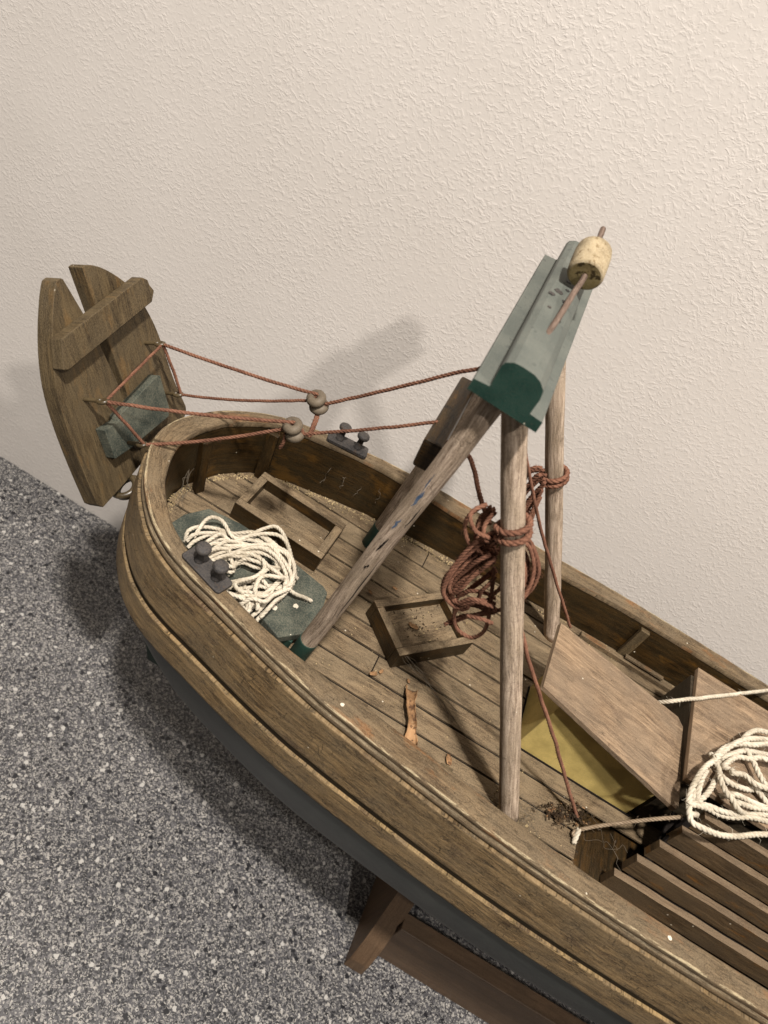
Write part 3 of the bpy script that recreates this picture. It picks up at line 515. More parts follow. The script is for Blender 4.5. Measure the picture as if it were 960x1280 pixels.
def sweep(prof, i0=0, i1=None, vfun=None, flip=False):    # prof(x) -> list of (offset outwards, z)
    rows = []; uvs = []
    for i in range(i0, i1 or len(PLAN)):
        p, n = PLAN[i], NRM[i]; q = prof(p.x); 
        jd = [.011 * mnoise.noise((ARC[i] * 1.1, k * .37 + 3, q[0][1])) + .006 * mnoise.noise((ARC[i] * 3.2, k * .9, 8)) for k in range(len(q))]
        rows.append([V3((p.x + n.x * (d + e), p.y + n.y * (d + e), z + e * .9)) for (d, z), e in zip(q, jd)])
        cum = [0.0]
        for a, b in zip(q, q[1:]): cum.append(cum[-1] + math.hypot(b[0] - a[0], b[1] - a[1]))
        uvs.append([(ARC[i], (vfun(d, z, c, p.x) if vfun else c)) for (d, z), c in zip(q, cum)])
    return rows, uvs

BOAT = thing('model_boat', 'weathered wooden model fishing boat with open planked deck on a brown stand', 'model boat', (0, 0, TOP + 8))
def part(name, mb, mats, bevel=0.0, parent=None, label=None):
    o = link(name, mb, mats, parent or BOAT, base=V3((parent or BOAT)['_base']), bevel=bevel)
    if label: o['label'] = label
    return o
# rail cap: flat worn top, rounded lip
mb = MB()
r, u = sweep(lambda x: [(-capw(x) + .02, zc(x) - .24), (-capw(x), zc(x) - .05), (-capw(x) + .05, zc(x)), (-capw(x) * .5, zc(x) + .015), (-.07, zc(x) + .003), (-.01, zc(x) - .005), (.022, zc(x) - .022), (.032, zc(x) - .06), (.03, zc(x) - .15), (.015, zc(x) - .18), (-.05, zc(x) - .19)],
             vfun=lambda d, z, c, x: d if z > zc(x) - .04 else .10 + (zc(x) - z) if d > -.2 else d - .4)
mb.grid(r, u); part('rail_cap', mb, 'cap')
mb = MB()
r, u = sweep(lambda x: [(-.10, zc(x) - .17), (-.01, zc(x) - .175), (.0, zc(x) - .19), (.005, zc(x) - .36), (.03, zc(x) - .365), (.042, zc(x) - .385), (.045, zc(x) - .50), (.03, zc(x) - .55), (.0, zc(x) - .58), (-.06, zc(x) - .62), (-.10, zc(x) - .72)])
mb.grid(r, u); part('rail_moulding', mb, 'cap_side')
mb = MB()
r, u = sweep(lambda x: [(-.06, zc(x) - .645), (.09, zc(x) - .64), (.125, zc(x) - .65), (.14, zc(x) - .69), (.143, zc(x) - .74), (.15, zc(x) - 1.2), (.17, zc(x) - 2.0), (.17, zc(x) - 2.70), (.17, zc(x) - 2.76), (.15, zc(x) - 2.84), (.0, zc(x) - 2.86)], vfun=lambda d, z, c, x: z - zc(x) + 2.80)
mb.grid(r, u); part('upper_strake', mb, 'strake')
mb = MB()
r, u = sweep(lambda x: [(.02, zc(x) - 2.80), (.03, zc(x) - 3.05), (.02, zc(x) - 3.36)])
mb.grid(r, u); part('wale_band', mb, 'band')
mb = MB()
r, u = sweep(lambda x: [(-.02, zc(x) - 3.27), (.11, zc(x) - 3.26), (.145, zc(x) - 3.275), (.158, zc(x) - 3.32), (.16, zc(x) - 3.38), (.17, zc(x) - 3.8), (.165, zc(x) - 4.42), (.16, zc(x) - 4.50), (.12, zc(x) - 4.60), (-.10, zc(x) - 4.63)], vfun=lambda d, z, c, x: z - zc(x) + 3.30 if z > zc(x) - 3.33 else z - zc(x) + 3.26)
mb.grid(r, u); part('lower_strake', mb, 'strake')
# painted bottom
RINGS = [(.05, -2.30, .05), (.08, -3.0, .7), (.16, -3.7, 1.3), (.38, -4.7, 2.2), (.85, -5.75, 3.2), (1.65, -6.7, 4.4), (3.0, -7.7, 5.6), (4.8, -8.8, 6.8), (6.75, -9.9, 8.0)]
rows = []; uvs = []
for i, p in enumerate(PLAN):
    f = max(0.0, min(1.0, (14 - p.x) / 22)); rw = []; uu = []
    for d, z, t in RINGS:
        k = 1 - d / 7.3; rw.append(V3((p.x + t * f, p.y * k, z))); uu.append((ARC[i], -z))
    rows.append(rw); uvs.append(uu)
mb = MB(); mb.grid(rows, uvs); part('hull_bottom', mb, 'slate')
mb = MB(); mb.prism([(-7.9, -2.4), (-6.6, -2.6), (-4.0, -8.0), (0, -9.6), (34, -9.6), (34, -10.7), (-5.35, -10.7), (-5.5, -10.2), (-7.2, -5.5), (-8.0, -2.5)], (0, .22, 0), (1, 0, 0), (0, 0, 1), 0, .44)
part('keel', mb, 'green', .03)
# bulwark lining
mb = MB()
r, u = sweep(lambda x: [(-capw(x) + .06, zc(x) - .20), (-(capw(x) + linw(x)) / 2 - .02, zc(x) * .5), (-linw(x), -.12)])
mb.grid(r, u, flip=True); part('bulwark', mb, 'varnish')
# deck planks laid fore and aft
def x_start(y):
    x = -6.9
    while x < 30 and half_in(x) < abs(y): x += .05
    return x
INNER = [(p.x + n.x * -linw(p.x), p.y + n.y * -linw(p.x)) for p, n in zip(PLAN, NRM)]
def half_in(x):
    best = 0.0
    for (a, b), (c, d) in zip(INNER, INNER[1:]):
        if b > 0 and (a - x) * (c - x) <= 0 and a != c: best = max(best, b + (d - b) * (x - a) / (c - a))
    return best
mb = MB(); SEAM = [-6.9, -5.8, -4.75, -3.65, -2.57, -1.47, -.45, .62, 1.72, 2.85, 4.05, 5.1, 5.7, 6.6]
for k, (ya, yb) in enumerate(zip(SEAM, SEAM[1:])):
    n = 5; cuts = [-8.0] + (random.sample([-3.0, 3.2, 8.0, 10.5], 1) if k % 3 == 1 else []) + [12.55 if yb < -1.9 else 33.0]
    for a, b in zip(cuts, cuts[1:]):
        lo = []; hi = []
        for j in range(n + 1):
            y = ya + .05 + (yb - ya - .10) * j / n; xs = x_start(y)
            lo.append((max(a + .02, xs), y)); hi.append((b - .02, y))
        if min(q[0] for q in lo) >= b - .1: continue
        poly = [q for q in lo if q[0] < b - .05]; poly += [(b - .02, q[1]) for q in reversed(poly)]
        if len(poly) < 4: continue
        dz = random.uniform(-.012, .012); us = random.uniform(0, 60)
        m2 = MB(); m2.prism(poly, (0, 0, 0), (1, 0, 0), (0, 1, 0), -.10, dz)
        m2.uv = [[(p[0] + us, p[1] + k * 7.3) for p in q] for q in m2.uv]
        mb.add(m2.v, m2.f, m2.uv, 0)
part('deck', mb, 'deck', .018)
mb = MB(); pts = [(x, y) for x, y in INNER[::6]]
mb.add([V3((x, y, -.085)) for x, y in pts if x <= 12.5 or y > 0] + [V3((12.5, -1.9, -.085))], [list(range(len([1 for x, y in pts if x <= 12.5 or y > 0]) + 1))], [[(x, y) for x, y in pts if x <= 12.5 or y > 0] + [(12.5, -1.9)]])
part('deck_caulking', mb, 'gap')
# open hold: floor and end wall
mb = MB(); mb.box((23, -4.1, -2.1), (11, 2.3, .1)); mb.box((12.62, -4.2, -1.1), (.1, 2.3, .95), ay=(0, 1, 0)); mb.box((14.4, -4.2, -.42), (2.0, 1.85, .10), ax=(0, 1, 0), ay=(1, 0, 0))
part('hold_lining', mb, 'varnish')
# stanchions on the bulwark
def rib(x, side, lean=0.0, wid=.22):
    m = MB(); yi = half_in(x) - .04; h = zc(x) - .22
    ydir = V3((0, side, 0)); m.box((x, side * (yi - .08), h / 2), (h / 2, wid, .13), ax=(lean, side * .06, 1), ay=(1, 0, 0)); part('stanchion', m, 'varnish' if x < 0 else 'board', .03)
rib(13.15, 1); rib(20.5, 1); rib(-4.9, 1, -.1, .25); rib(6.5, -1); rib(20.5, -1)
m = MB(); m.box((-6.55, .9, 1.2), (1.25, .2, .16), ax=(-.18, .05, 1), ay=(.5, 1, 0)); part('stanchion', m, 'varnish', .04)
m = MB(); m.box((22, 5.72, .12), (11, .14, .12)); m.box((14.2, 5.75, .42), (1.0, .1, .06)); part('waterway_batten', m, 'cap', .02)

# hatch coaming forward: rim, sides and sunken boards
def coaming(mb, cx, cy, lx, ly, z0, z1, rim, ang=0.0, mi_top=1):
    e1 = V3((math.cos(ang), math.sin(ang), 0)); e2 = V3((-math.sin(ang), math.cos(ang), 0))
    for sgn in (-1, 1):
        mb.box(V3((cx, cy, (z0 + z1) / 2)) + e2 * (sgn * (ly - rim / 2)), (lx, rim / 2, (z1 - z0) / 2), ax=e1, ay=e2, uo=(random.random() * 40, 0))
        mb.box(V3((cx, cy, (z0 + z1) / 2)) + e1 * (sgn * (lx - rim / 2)), (ly - rim, rim / 2, (z1 - z0) / 2 - .002), ax=e2, ay=e1, uo=(random.random() * 40, 0))
    for i, fc in enumerate(mb.f):
        a, b, c = [mb.v[k] for k in fc[:3]]; n = (b - a).cross(c - a).normalized()
        if n.z > .9 or (n.z < -.9): mb.mi[i] = mi_top
mb = MB(); coaming(mb, -2.62, 1.66, 2.03, 1.22, 0.005, .88, .36, -.035)
HC = part('hatch_coaming', mb, ['varnish', 'deck'], .035)
mb = MB()
for k in range(3): mb.box((-2.62 - .02 * k, 1.05 + .6 * k, .33 - .02 * k), (1.66, .285, .06), ax=(1, -.035, 0), uo=(k * 9, k * 5))
part('hatch_board', mb, 'deck', .02, HC)
# long green bench along the near bulwark
BZ = .80
mb = MB(); mb.prism([(-6.0, -2.15), (-5.85, -1.35), (-5.3, -.42), (-4.0, -.22), (-2.55, -.28), (.02, -.72), (.26, -.90), (.64, -2.80), (-.40, -3.90), (-1.15, -3.58), (-3.0, -3.75), (-4.6, -3.4), (-5.5, -2.9)], (0, 0, BZ - .36), (1, 0, 0), (0, 1, 0), 0, .36)
BE = part('side_bench', mb, ['bench'], .04)
mb = MB(); mb.box((-1.5, -2.6, .22), (1.6, .9, .215)); mb.box((-4.4, -2.2, .22), (.7, .7, .215)); part('bench_support', mb, 'green', .02, BE)
# bollards on the rail
def bollard(c, ax, z, tilt, label):
    c = V3(c); ax = V3(ax).normalized(); up = V3(tilt).normalized(); up = (up - ax * up.dot(ax)).normalized(); ay = up.cross(ax)
    m = MB(); a, b = .92, .36
    m.prism([(-a, -b * .8), (-a * .9, -b), (a * .9, -b), (a, -b * .8), (a, b * .8), (a * .9, b), (-a * .9, b), (-a, b * .8)], c, ax, ay, 0, .17)
    B = part('bollard', m, 'iron', .03); B['label'] = label
    for sg in (-1, 1):
        m = MB(); m.lathe(c + ax * (sg * .42) + up * .15, up, [(.0, 0), (.20, 0), (.15, .06), (.125, .44), (.17, .53), (.25, .57), (.275, .65), (.25, .73), (.18, .765), (0, .775)], 18)
        part('bollard_post', m, 'iron', 0, B)
bollard((-3.52, -4.52, 2.545), (1, -.31, -.02), 2.5, (0, -.06, 1), 'black double bollard on the near rail beside the white cord')
bollard((-2.32, 5.18, 2.56), (1, .20, -.02), 2.5, (0, .06, 1), 'black double bollard on the rail by the wall')

# cabin with yellow walls and a sloping pale roof board
mb = MB()
mb.prism([(9.35, -1.72), (14.35, -1.72), (14.35, 1.3), (9.35, 1.3)], (0, 0, 0), (1, 0, 0), (0, 1, 0), 0, 2.75)
for i in range(len(mb.v)):
    if mb.v[i].z > 1: mb.v[i].z = 3.52 - (mb.v[i].x - 8.3) * .158
CB = part('cabin', mb, 'yellow', .04, label='yellow painted cabin')
mb = MB(); mb.box((11.9, -1.745, .03), (2.6, .03, .035)); mb.box((9.32, -.2, .03), (.03, 1.5, .035)); part('base_seam', mb, 'gap', 0, CB)  # added black strip paints the seam and contact shade at the cabin foot
A_, B_, C_, D_ = V3((8.35, 1.36, 3.8)), V3((8.25, -2.03, 3.8)), V3((14.6, -2.73, 2.8)), V3((14.7, 1.4, 2.8))
def slab(mb, quad, t, mi=0, grain=None):
    n = (quad[1] - quad[0]).cross(quad[2] - quad[0]).normalized(); n = n if n.z > 0 else -n
    top = list(quad); bot = [q - n * t for q in quad]; k = len(quad)
    g = (grain or (quad[3] - quad[0])).normalized(); h = n.cross(g)
    uv = lambda p: (p.dot(g), p.dot(h))
    ccw = (top[1] - top[0]).cross(top[2] - top[0]).dot(n) > 0
    F = [list(range(k)), list(range(2 * k - 1, k - 1, -1))] if ccw else [list(range(k - 1, -1, -1)), list(range(k, 2 * k))]
    for i in range(k):
        j = (i + 1) % k; F.append([i, k + i, k + j, j] if ccw else [j, k + j, k + i, i])
    P = top + bot
    mb.add(P, F, [[uv(P[i]) if fi < 2 else (P[i].dot(g), P[i].dot(n) + 9) for i in fc] for fi, fc in enumerate(F)], mi)
mb = MB(); E_ = V3((14.75, .95, 2.79)); slab(mb, [A_, B_, C_ + V3((-.12, 0, .02)), C_ + V3((0, .15, 0)), E_, D_ + V3((-.35, 0, .05))], .22, grain=V3((1, 0, -.158)))
part('cabin_roof', mb, 'roof', .025, CB)
mb = MB(); slab(mb, [V3((14.75, 4.0, 3.42)), V3((14.40, -1.75, 3.42)), V3((33, -1.75, 3.42)), V3((33, 4.0, 3.42))], .24, grain=V3((1, 0, 0)))
HCV = part('hold_cover', mb, 'roof', .025)
mb = MB(); mb.box((23.8, 1.05, 1.6), (9.2, 2.6, 1.57)); part('hold_coaming', mb, 'band', .02, HCV)
def topface(m, mi=1):
    for i, fc in enumerate(m.f):
        a, b_, c = [m.v[q] for q in fc[:3]]; n = (b_ - a).cross(c - a).normalized()
        if abs(n.z) > .9: m.mi[i] = mi
def bar(m, x0, x1, y, z, hy, hz, sd):              # a lath with slightly uneven edges
    n = 64; rows = []; C4 = [(-1, -1), (1, -1), (1, 1), (-1, 1)]
    for i in range(n + 1):
        x = x0 + (x1 - x0) * i / n
        rows.append([V3((x, y + a * hy + .018 * mnoise.noise((x * .9, sd * 5 + q, 1)) + .008 * mnoise.noise((x * 4, sd * 5 + q, 6)), z + c * hz - .1 * a * hy + .018 * mnoise.noise((x * .8, sd * 5 + q, 3)))) for q, (a, c) in enumerate(C4)])
    for i in range(n):
        for q in range(4):
            r = (q + 1) % 4; va = q * 3.1 + sd * 4; vb = va + (hy if q % 2 == 0 else hz) * 2
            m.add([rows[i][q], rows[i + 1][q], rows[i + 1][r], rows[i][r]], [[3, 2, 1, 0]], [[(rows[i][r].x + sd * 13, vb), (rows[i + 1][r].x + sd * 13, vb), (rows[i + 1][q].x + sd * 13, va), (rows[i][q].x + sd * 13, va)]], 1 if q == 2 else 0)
    m.add(rows[0], [[0, 1, 2, 3]], [[(a * hy + 40, c * hz) for a, c in C4]], 0)
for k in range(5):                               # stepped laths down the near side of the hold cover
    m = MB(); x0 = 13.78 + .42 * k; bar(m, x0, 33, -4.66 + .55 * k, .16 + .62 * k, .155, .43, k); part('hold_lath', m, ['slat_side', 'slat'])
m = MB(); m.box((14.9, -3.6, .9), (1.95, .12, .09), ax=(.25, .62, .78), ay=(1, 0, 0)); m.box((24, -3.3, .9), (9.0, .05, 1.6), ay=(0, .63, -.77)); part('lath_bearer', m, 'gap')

# gallows: two upright legs, two raking stays, a cross brace and the grey crosshead
def leg(name, p, q, r, shoe=0.0, label=None):
    p, q = V3(p), V3(q); n = 40; sd = random.random() * 99; pts = []
    for i in range(n + 1):
        t = i / n; pts.append(p.lerp(q, t) + V3((mnoise.noise((t * 3, sd, 0)), mnoise.noise((t * 3, sd, 5)), 0)) * .05)
    m = MB(); m.tube(pts, [r * (1 + .04 * mnoise.noise((i * .3, sd, 9))) for i in range(n + 1)], 20, 0)
    o = part(name, m, 'dowel', 0, label=label)
    if shoe:
        m = MB(); m.tube([p.lerp(q, k * shoe / 4 / (q - p).length) for k in range(5)], r * 1.06, 20); part('leg_shoe', m, 'green', .01, o)
    return o
leg('gallows_leg', (.50, -3.64, .0), (1.15, -3.80, 13.3), .33, 1.30)
leg('gallows_leg', (.71, 3.51, .0), (1.15, 3.4, 13.2), .33, 1.25)
leg('gallows_stay', (9.81, -4.65, .0), (1.55, -3.35, 13.3), .345)
leg('gallows_stay', (9.75, 4.65, .0), (1.47, 3.4, 13.3), .34)
mb = MB(); mb.box((.58, 1.1, 8.78), (2.3, .32, .56), ax=(0, 1, 0), ay=(1, 0, .1)); part('cross_brace', mb, 'varnish', .09)
def crosshead():
    m = MB(); fl = [(.40, 13.42), (2.34, 13.40), (2.33, 13.72), (1.96, 13.74), (1.96, 14.18), (1.90, 14.42), (1.72, 14.57), (1.52, 14.64), (1.20, 14.65), (.99, 14.63), (.82, 14.52), (.78, 14.40), (.82, 13.79), (.40, 13.74)]
    y0, y1 = -4.55, 5.15; k = len(fl); N = 24
    rows = []; uvs = []
    cum = [0.0]
    for i in range(k): a, b = fl[i], fl[(i + 1) % k]; cum.append(cum[-1] + math.hypot(b[0] - a[0], b[1] - a[1]))
    for j in range(N + 1):
        y = y0 + (y1 - y0) * j / N; rows.append([V3((x, y, z)) for x, z in fl + fl[:1]]); uvs.append([(y, c) for c in cum])
    m.grid(rows, uvs, 1, False)
    for y, rev in ((y0, False), (y1, True)):
        idx = list(range(k)); idx = idx[::-1] if rev else idx
        m.add([V3((x, y, z)) for x, z in fl], [idx], [[fl[i] for i in idx]], 0)
    part('crosshead', m, ['green', 'sage'], .025)
crosshead()
# paint marks and gouges that sit on the surfaces
CAMP = V3((0, -20.75, 22.54))
def sliver(name, on, mat, p0, p1, q0, q1, r, ts, wd, parent):
    for (ta, tb) in ts:
        m = MB(); P0_, P1_ = V3(p0), V3(p1); d = (P1_ - P0_).normalized(); rows = []; uvs = []
        for i in range(9):
            t = ta + (tb - ta) * i / 8; c = P0_.lerp(P1_, t); n = CAMP - c; n = (n - d * n.dot(d)).normalized(); sd = d.cross(n)
            ang = q0 + (q1 - q0) * (i / 8); w_ = wd * math.sin(math.pi * (i + .4) / 8.8) * (1 + .6 * mnoise.noise((i * .9, ta * 90, 2)))
            row = []
            for j in (-1, -.3, .3, 1):
                a = ang + j * w_ / r + .25 * mnoise.noise((i * .5, ta * 50, 8)); row.append(c + (n * math.cos(a) + sd * math.sin(a)) * (r + .016))
            rows.append(row); uvs.append([(i * .1, j * .05) for j in range(4)])
        m.grid(rows, uvs); o = part(name, m, mat, 0, on)
LEGS = [o for o in bpy.data.objects if o.name.startswith('gallows_leg')]
NL = ((.50, -3.64, .0), (1.15, -3.80, 13.3))
sliver('paint_streak', LEGS[0], 'blue', *NL, -.10, .05, .33, [(.685, .745), (.735, .80)], .045, None)
sliver('paint_streak', LEGS[0], 'blue', *NL, -.2, -.1, .33, [(.60, .64)], .035, None)
sliver('gouge', LEGS[0], 'gap', *NL, -.1, .1, .33, [(.52, .575), (.455, .475)], .03, None)
sliver('gouge', LEGS[0], 'gap', *NL, .65, .75, .33, [(.62, .70), (.72, .80)], .022, None)
sliver('gouge', LEGS[0], 'gap', *NL, .8, .8, .33, [(.25, .52)], .018, None)
def spot(c, r, seed, parent, n=(0, 0, 1), mat='chalk', name='paint_fleck'):
    m = MB(); n = V3(n).normalized(); a = n.orthogonal().normalized(); b_ = n.cross(a)
    m.prism([(r * (1 + .35 * mnoise.noise((k * .7, seed, 1))) * math.cos(k * .5236), r * (1 + .35 * mnoise.noise((k * .7, seed, 1))) * math.sin(k * .5236)) for k in range(12)], V3(c), a, b_, 0, .014)
    part(name, m, mat, 0, parent)
spot(V3(PTS['specks'][0]) - V3((0, 0, .028)), .12, 1, BE); spot(V3(PTS['specks'][1]) - V3((0, 0, .028)), .10, 5, BE)
CH = bpy.data.objects['crosshead']
for k, (x, y, r) in enumerate([(1.05, .15, .10), (1.2, .55, .13), (1.42, .95, .07), (1.5, .1, .11), (1.15, -.75, .06), (1.35, 1.6, .09), (1.55, -1.2, .05)]): spot((x, y, 14.648), r, k * 3.7, CH, mat='iron', name='scuff')
CAPO = bpy.data.objects['rail_cap']
for c in PTS['capfleck']: spot((c[0], c[1], zc(c[0]) + .012), .075, c[0], CAPO)

# ------------------------------------------------------------------ display stand
ST = thing('display_stand', 'brown wooden stand under the boat on the speckled counter', 'stand', (14, 0, TOP))
m = MB(); m.prism([(-4.42, 0), (4.42, 0), (4.3, .8), (3.75, 2.1), (2.2, 4.6), (1.5, 7.0), (1.3, 9.0), (-1.3, 9.0), (-1.5, 7.0), (-2.2, 4.6), (-3.75, 2.1), (-4.3, .8)], (12.05, 0, TOP), (0, 1, 0), (0, 0, 1), -1.05, 0, swap=True)
link('saddle', m, 'stand', ST, base=ST['_base'], bevel=.04)
for sgn in (-1, 1):
    m = MB(); m.box((23.0, sgn * 2.72, TOP + 1.9), (10.95, .45, 1.9)); link('stand_rail', m, 'stand', ST, base=ST['_base'], bevel=.05)

# ------------------------------------------------------------------ board hinged on the bow
ca, sa = math.cos(R(30)), math.sin(R(30)); P0 = V3((-8.46, 0, .60)); LU = V3((-sa, 0, ca)); NU = V3((ca, 0, sa)); YU = V3((0, 1, 0))
BB = thing('bow_board', 'olive brown leaf-shaped board of two planks leaning off the bow', 'board', tuple(P0))
def curve(p): return [(q.x, q.y) for q in smooth_path([(a, b_, 0) for a, b_ in p], .35)]
def bpt(y, h, o=0.0): return P0 + YU * y + LU * h + NU * o
def bprism(name, poly, t0, t1, mat, bevel=.03, label=None):
    m = MB(); m.prism([(h, -y) for y, h in poly], P0, LU, -YU, -t1, -t0)
    n = LU.cross(-YU)
    if n.dot(NU) > 0:
        m = MB(); m.prism([(h, -y) for y, h in poly], P0, LU, -YU, t0, t1)
    o = link(name, m, mat, BB, base=BB['_base'], bevel=bevel)
    if label: o['label'] = label
    return o
bprism('plank', [(-2.72, -.30)] + curve([(-2.95, -.05), (-3.08, 1.5), (-3.14, 3.0), (-3.07, 4.3), (-2.84, 5.3), (-2.45, 6.25), (-1.98, 7.1), (-1.70, 7.50)]) + [(-1.58, 7.63), (-1.38, 7.66), (-1.28, 7.60), (-.86, 6.35), (-.50, 5.0), (-.20, 3.6), (-.05, 2.2), (-.02, .05), (-1.4, -.15)], -.6, 0, 'board')
bprism('plank', [(.06, .06), (.06, 2.2), (.16, 2.9), (.02, 4.4), (-.12, 5.9), (-.28, 7.66)] + curve([(-.10, 7.68), (.40, 7.50), (.95, 7.15), (1.6, 6.58), (2.05, 6.02), (2.38, 5.4), (2.64, 4.7), (2.80, 4.0), (2.93, 3.0), (3.07, 2.0), (3.40, .75)]) + [(3.40, .70), (3.36, .52), (3.18, .36), (1.6, .20)], -.6, -.02, 'board')
bprism('cleat', [(-2.92, 5.22), (-2.70, 5.14), (2.25, 5.62), (2.52, 5.95), (2.34, 6.22), (2.30, 6.42), (2.02, 6.60), (1.85, 6.58), (-2.62, 6.14)], .005, .46, 'board')
bprism('cleat', [(-1.85, 1.30), (-1.0, 1.22), (1.62, 1.22), (1.78, 1.5), (1.72, 2.92), (1.55, 3.0), (-1.05, 2.62), (-1.15, 2.45), (-1.95, 2.52)], .005, .42, 'bench', label='dark green cleat')
def eye(y, h, o0, length, ring=False):
    m = MB(); a = bpt(y, h, o0 - .1); b = bpt(y, h, o0 + length)
    loop = [a, bpt(y, h, o0 + length * .55)]
    for k in range(11):
        w = math.pi * 2 * k / 10 + math.pi; loop.append(bpt(y + .11 * math.sin(w), h, o0 + length * .55 + .17 + .17 * math.cos(w)))
    m.tube(smooth_path(loop, .04), .075, 8); link('eye_hook', m, 'brass', BB, base=BB['_base'])
    return bpt(y, h, o0 + length * .55 + .30)
E1 = eye(-2.0, 3.70, 0, 1.05); E2 = eye(1.86, 4.16, 0, .85); E3 = eye(2.15, 1.95, 0, .95); E4 = eye(-1.0, 1.50, .42, .75)
for k, (y, tw) in enumerate(((-.62, .3), (-.42, -.5))):
    m = MB(); c = V3((-8.45 + .10 * k, y - .62, .22 - .16 * k)); a1 = V3((.8, .3 + tw, .5)).normalized(); a2 = V3((-.3, 1, .3)).normalized(); a2 = (a2 - a1 * a1.dot(a2)).normalized()
    m.tube([c + a1 * (.45 * math.cos(2 * math.pi * i / 24)) + a2 * (.45 * math.sin(2 * math.pi * i / 24)) for i in range(25)], .13, 10, caps=False); link('shackle_ring', m, 'brass', BB, base=BB['_base'])

# ------------------------------------------------------------------ tackles of red twine
def bead_block(parent, c, ax):
    ax = V3(ax).normalized(); a = ax.orthogonal().normalized(); b = ax.cross(a)
    for k in (-1, 1):
        m = MB(); cc = V3(c) + ax * (.17 * k)
        m.tube([cc + a * (.19 * math.cos(2 * math.pi * i / 20)) + b * (.26 * math.sin(2 * math.pi * i / 20)) for i in range(21)], .165, 10, caps=False)
        link('block', m, 'clay', parent, base=parent['_base'])
TF = V3(PTS['block_far'][0]); TN = V3(PTS['block_near'][0])
GF = V3((1.35, .20, 11.9)); GN = V3((.30, -.05, 9.32))
def tackle(name, label, base, lines, blockc, ax):
    t = thing(name, label, 'rope tackle', tuple(base), 'red rope tackles between board and gallows')
    m = MB()
    for pts, rr in lines: rope(m, pts, rr * .80, 3, 6.5, fuzz=10, wob=.12)
    link('line', m, 'red', t, base=t['_base']); bead_block(t, blockc, ax); return t
def sag(a, b, d, n=6): return [a.lerp(b, i / n) - V3((0, 0, d * 4 * (i / n) * (1 - i / n))) for i in range(n + 1)]
T1 = tackle('rope_tackle', 'red twine tackle nearer the wall with pair of grey beads', TF,
       [(sag(E2, TF + V3((-.1, 0, .28)), .08), .085), ([TF + V3((-.1, 0, .28)), TF + V3((.12, -.05, .22)), TF + V3((.25, -.05, .12))], .085), (sag(TF + V3((.25, -.05, .12)), V3(PTS['tf_end'][0]), .05) + [V3((.95, .15, 13.45))], .085), (sag(E3, TF + V3((-.3, .0, -.12)), .15), .075),
        ([E2, E2.lerp(E3, .5) + V3((.05, 0, 0)), E3], .08), ([TF + V3((.0, 0, .25)), TF + V3((.25, 0, .0)), TF + V3((.05, 0, -.3)), TF + V3((-.28, 0, 0)), TF + V3((.0, 0, .26))], .06)] +
       [([V3(p) for p in PTS['link']], .09), ([V3(p) + V3((.04, .03, .02)) for p in PTS['link']], .085)], TF, (.55, .25, -.8))
T2 = tackle('rope_tackle', 'red twine tackle nearer the viewer with pair of grey beads', TN,
       [(sag(E1, TN + V3((-.05, 0, .30)), .10), .085), ([TN + V3((-.05, 0, .30)), TN + V3((.2, 0, .2)), TN + V3((.36, 0, .06))], .09), (sag(TN + V3((.36, 0, .06)), GN, .05), .08), (sag(E4, TN + V3((-.25, 0, -.12)), .15), .085),
        ([E1, E1.lerp(E4, .5) + V3((.05, 0, 0)), E4], .08), ([TN + V3((-.2, -.1, -.2)), TN + V3((-.12, -.15, -.55)), TN + V3((-.14, -.1, -.95))], .085), (sag(E1, E2, -.02), .07)], TN, (.5, .2, -.85))

# ------------------------------------------------------------------ coils and lines
def coil(name, label, keys, mat, Rr, strands, fuzz, group, cat='rope coil', extra=(), base=None):
    m = MB()
    for k in sorted(PTS):
        if not k.startswith(keys): continue
        rope(m, PTS[k], Rr, strands, 6.5 if mat == 'red' else 5.6, fuzz=fuzz)
        if keys == 'bench_' and k != 'bench_tail':
            for q in range(1 if len(PTS[k]) < 8 else 2):
                j = V3((random.gauss(0, .17), random.gauss(0, .17), .05 + .12 * random.random())); rope(m, [V3(p) + j * (1 + .9 * math.sin(i * 1.3 + q)) for i, p in enumerate(PTS[k])], Rr, strands, 5.6, fuzz=fuzz)
        if keys == 'redn_' and k[5] in 'r' and random.random() < .6:
            j = V3((random.gauss(0, .13), random.gauss(0, .13), random.gauss(0, .13))); rope(m, [V3(p) + j * (1 + .6 * math.sin(i)) for i, p in enumerate(PTS[k])], Rr, strands, 6.5, fuzz=fuzz)
    for pts, rr in extra: rope(m, pts, rr, strands, 5.2, fuzz=fuzz)
    b = base or tuple(sum((p for p in m.v[::50]), V3((0, 0, 0))) / max(1, len(m.v[::50])))
    return tag(link(name, m, mat, base=b), label, cat, group)
coil('cord_coil', 'white cord coil lying on the dark green bench', 'bench_', 'white', .078, 3, 3.0, 'coils of white cord')
coil('cord_coil', 'large white cord coil draped over the hold cover and laths', 'hold_', 'white', .108, 3, 4.0, 'coils of white cord')
def wrap(p0, p1, t, r, turns, rise):              # turns of twine round a dowel
    p0, p1 = V3(p0), V3(p1); d = (p1 - p0).normalized(); a = d.orthogonal().normalized(); b = d.cross(a); c = p0.lerp(p1, t)
    return [c + d * (rise * (i / 14 - turns / 2)) + a * (r * math.cos(2 * math.pi * i / 14)) + b * (r * math.sin(2 * math.pi * i / 14)) for i in range(int(turns * 14) + 1)]
ns0, ns1, fs0, fs1 = (9.81, -4.65, 0), (1.55, -3.35, 13.3), (9.75, 4.65, 0), (1.47, 3.4, 13.3)
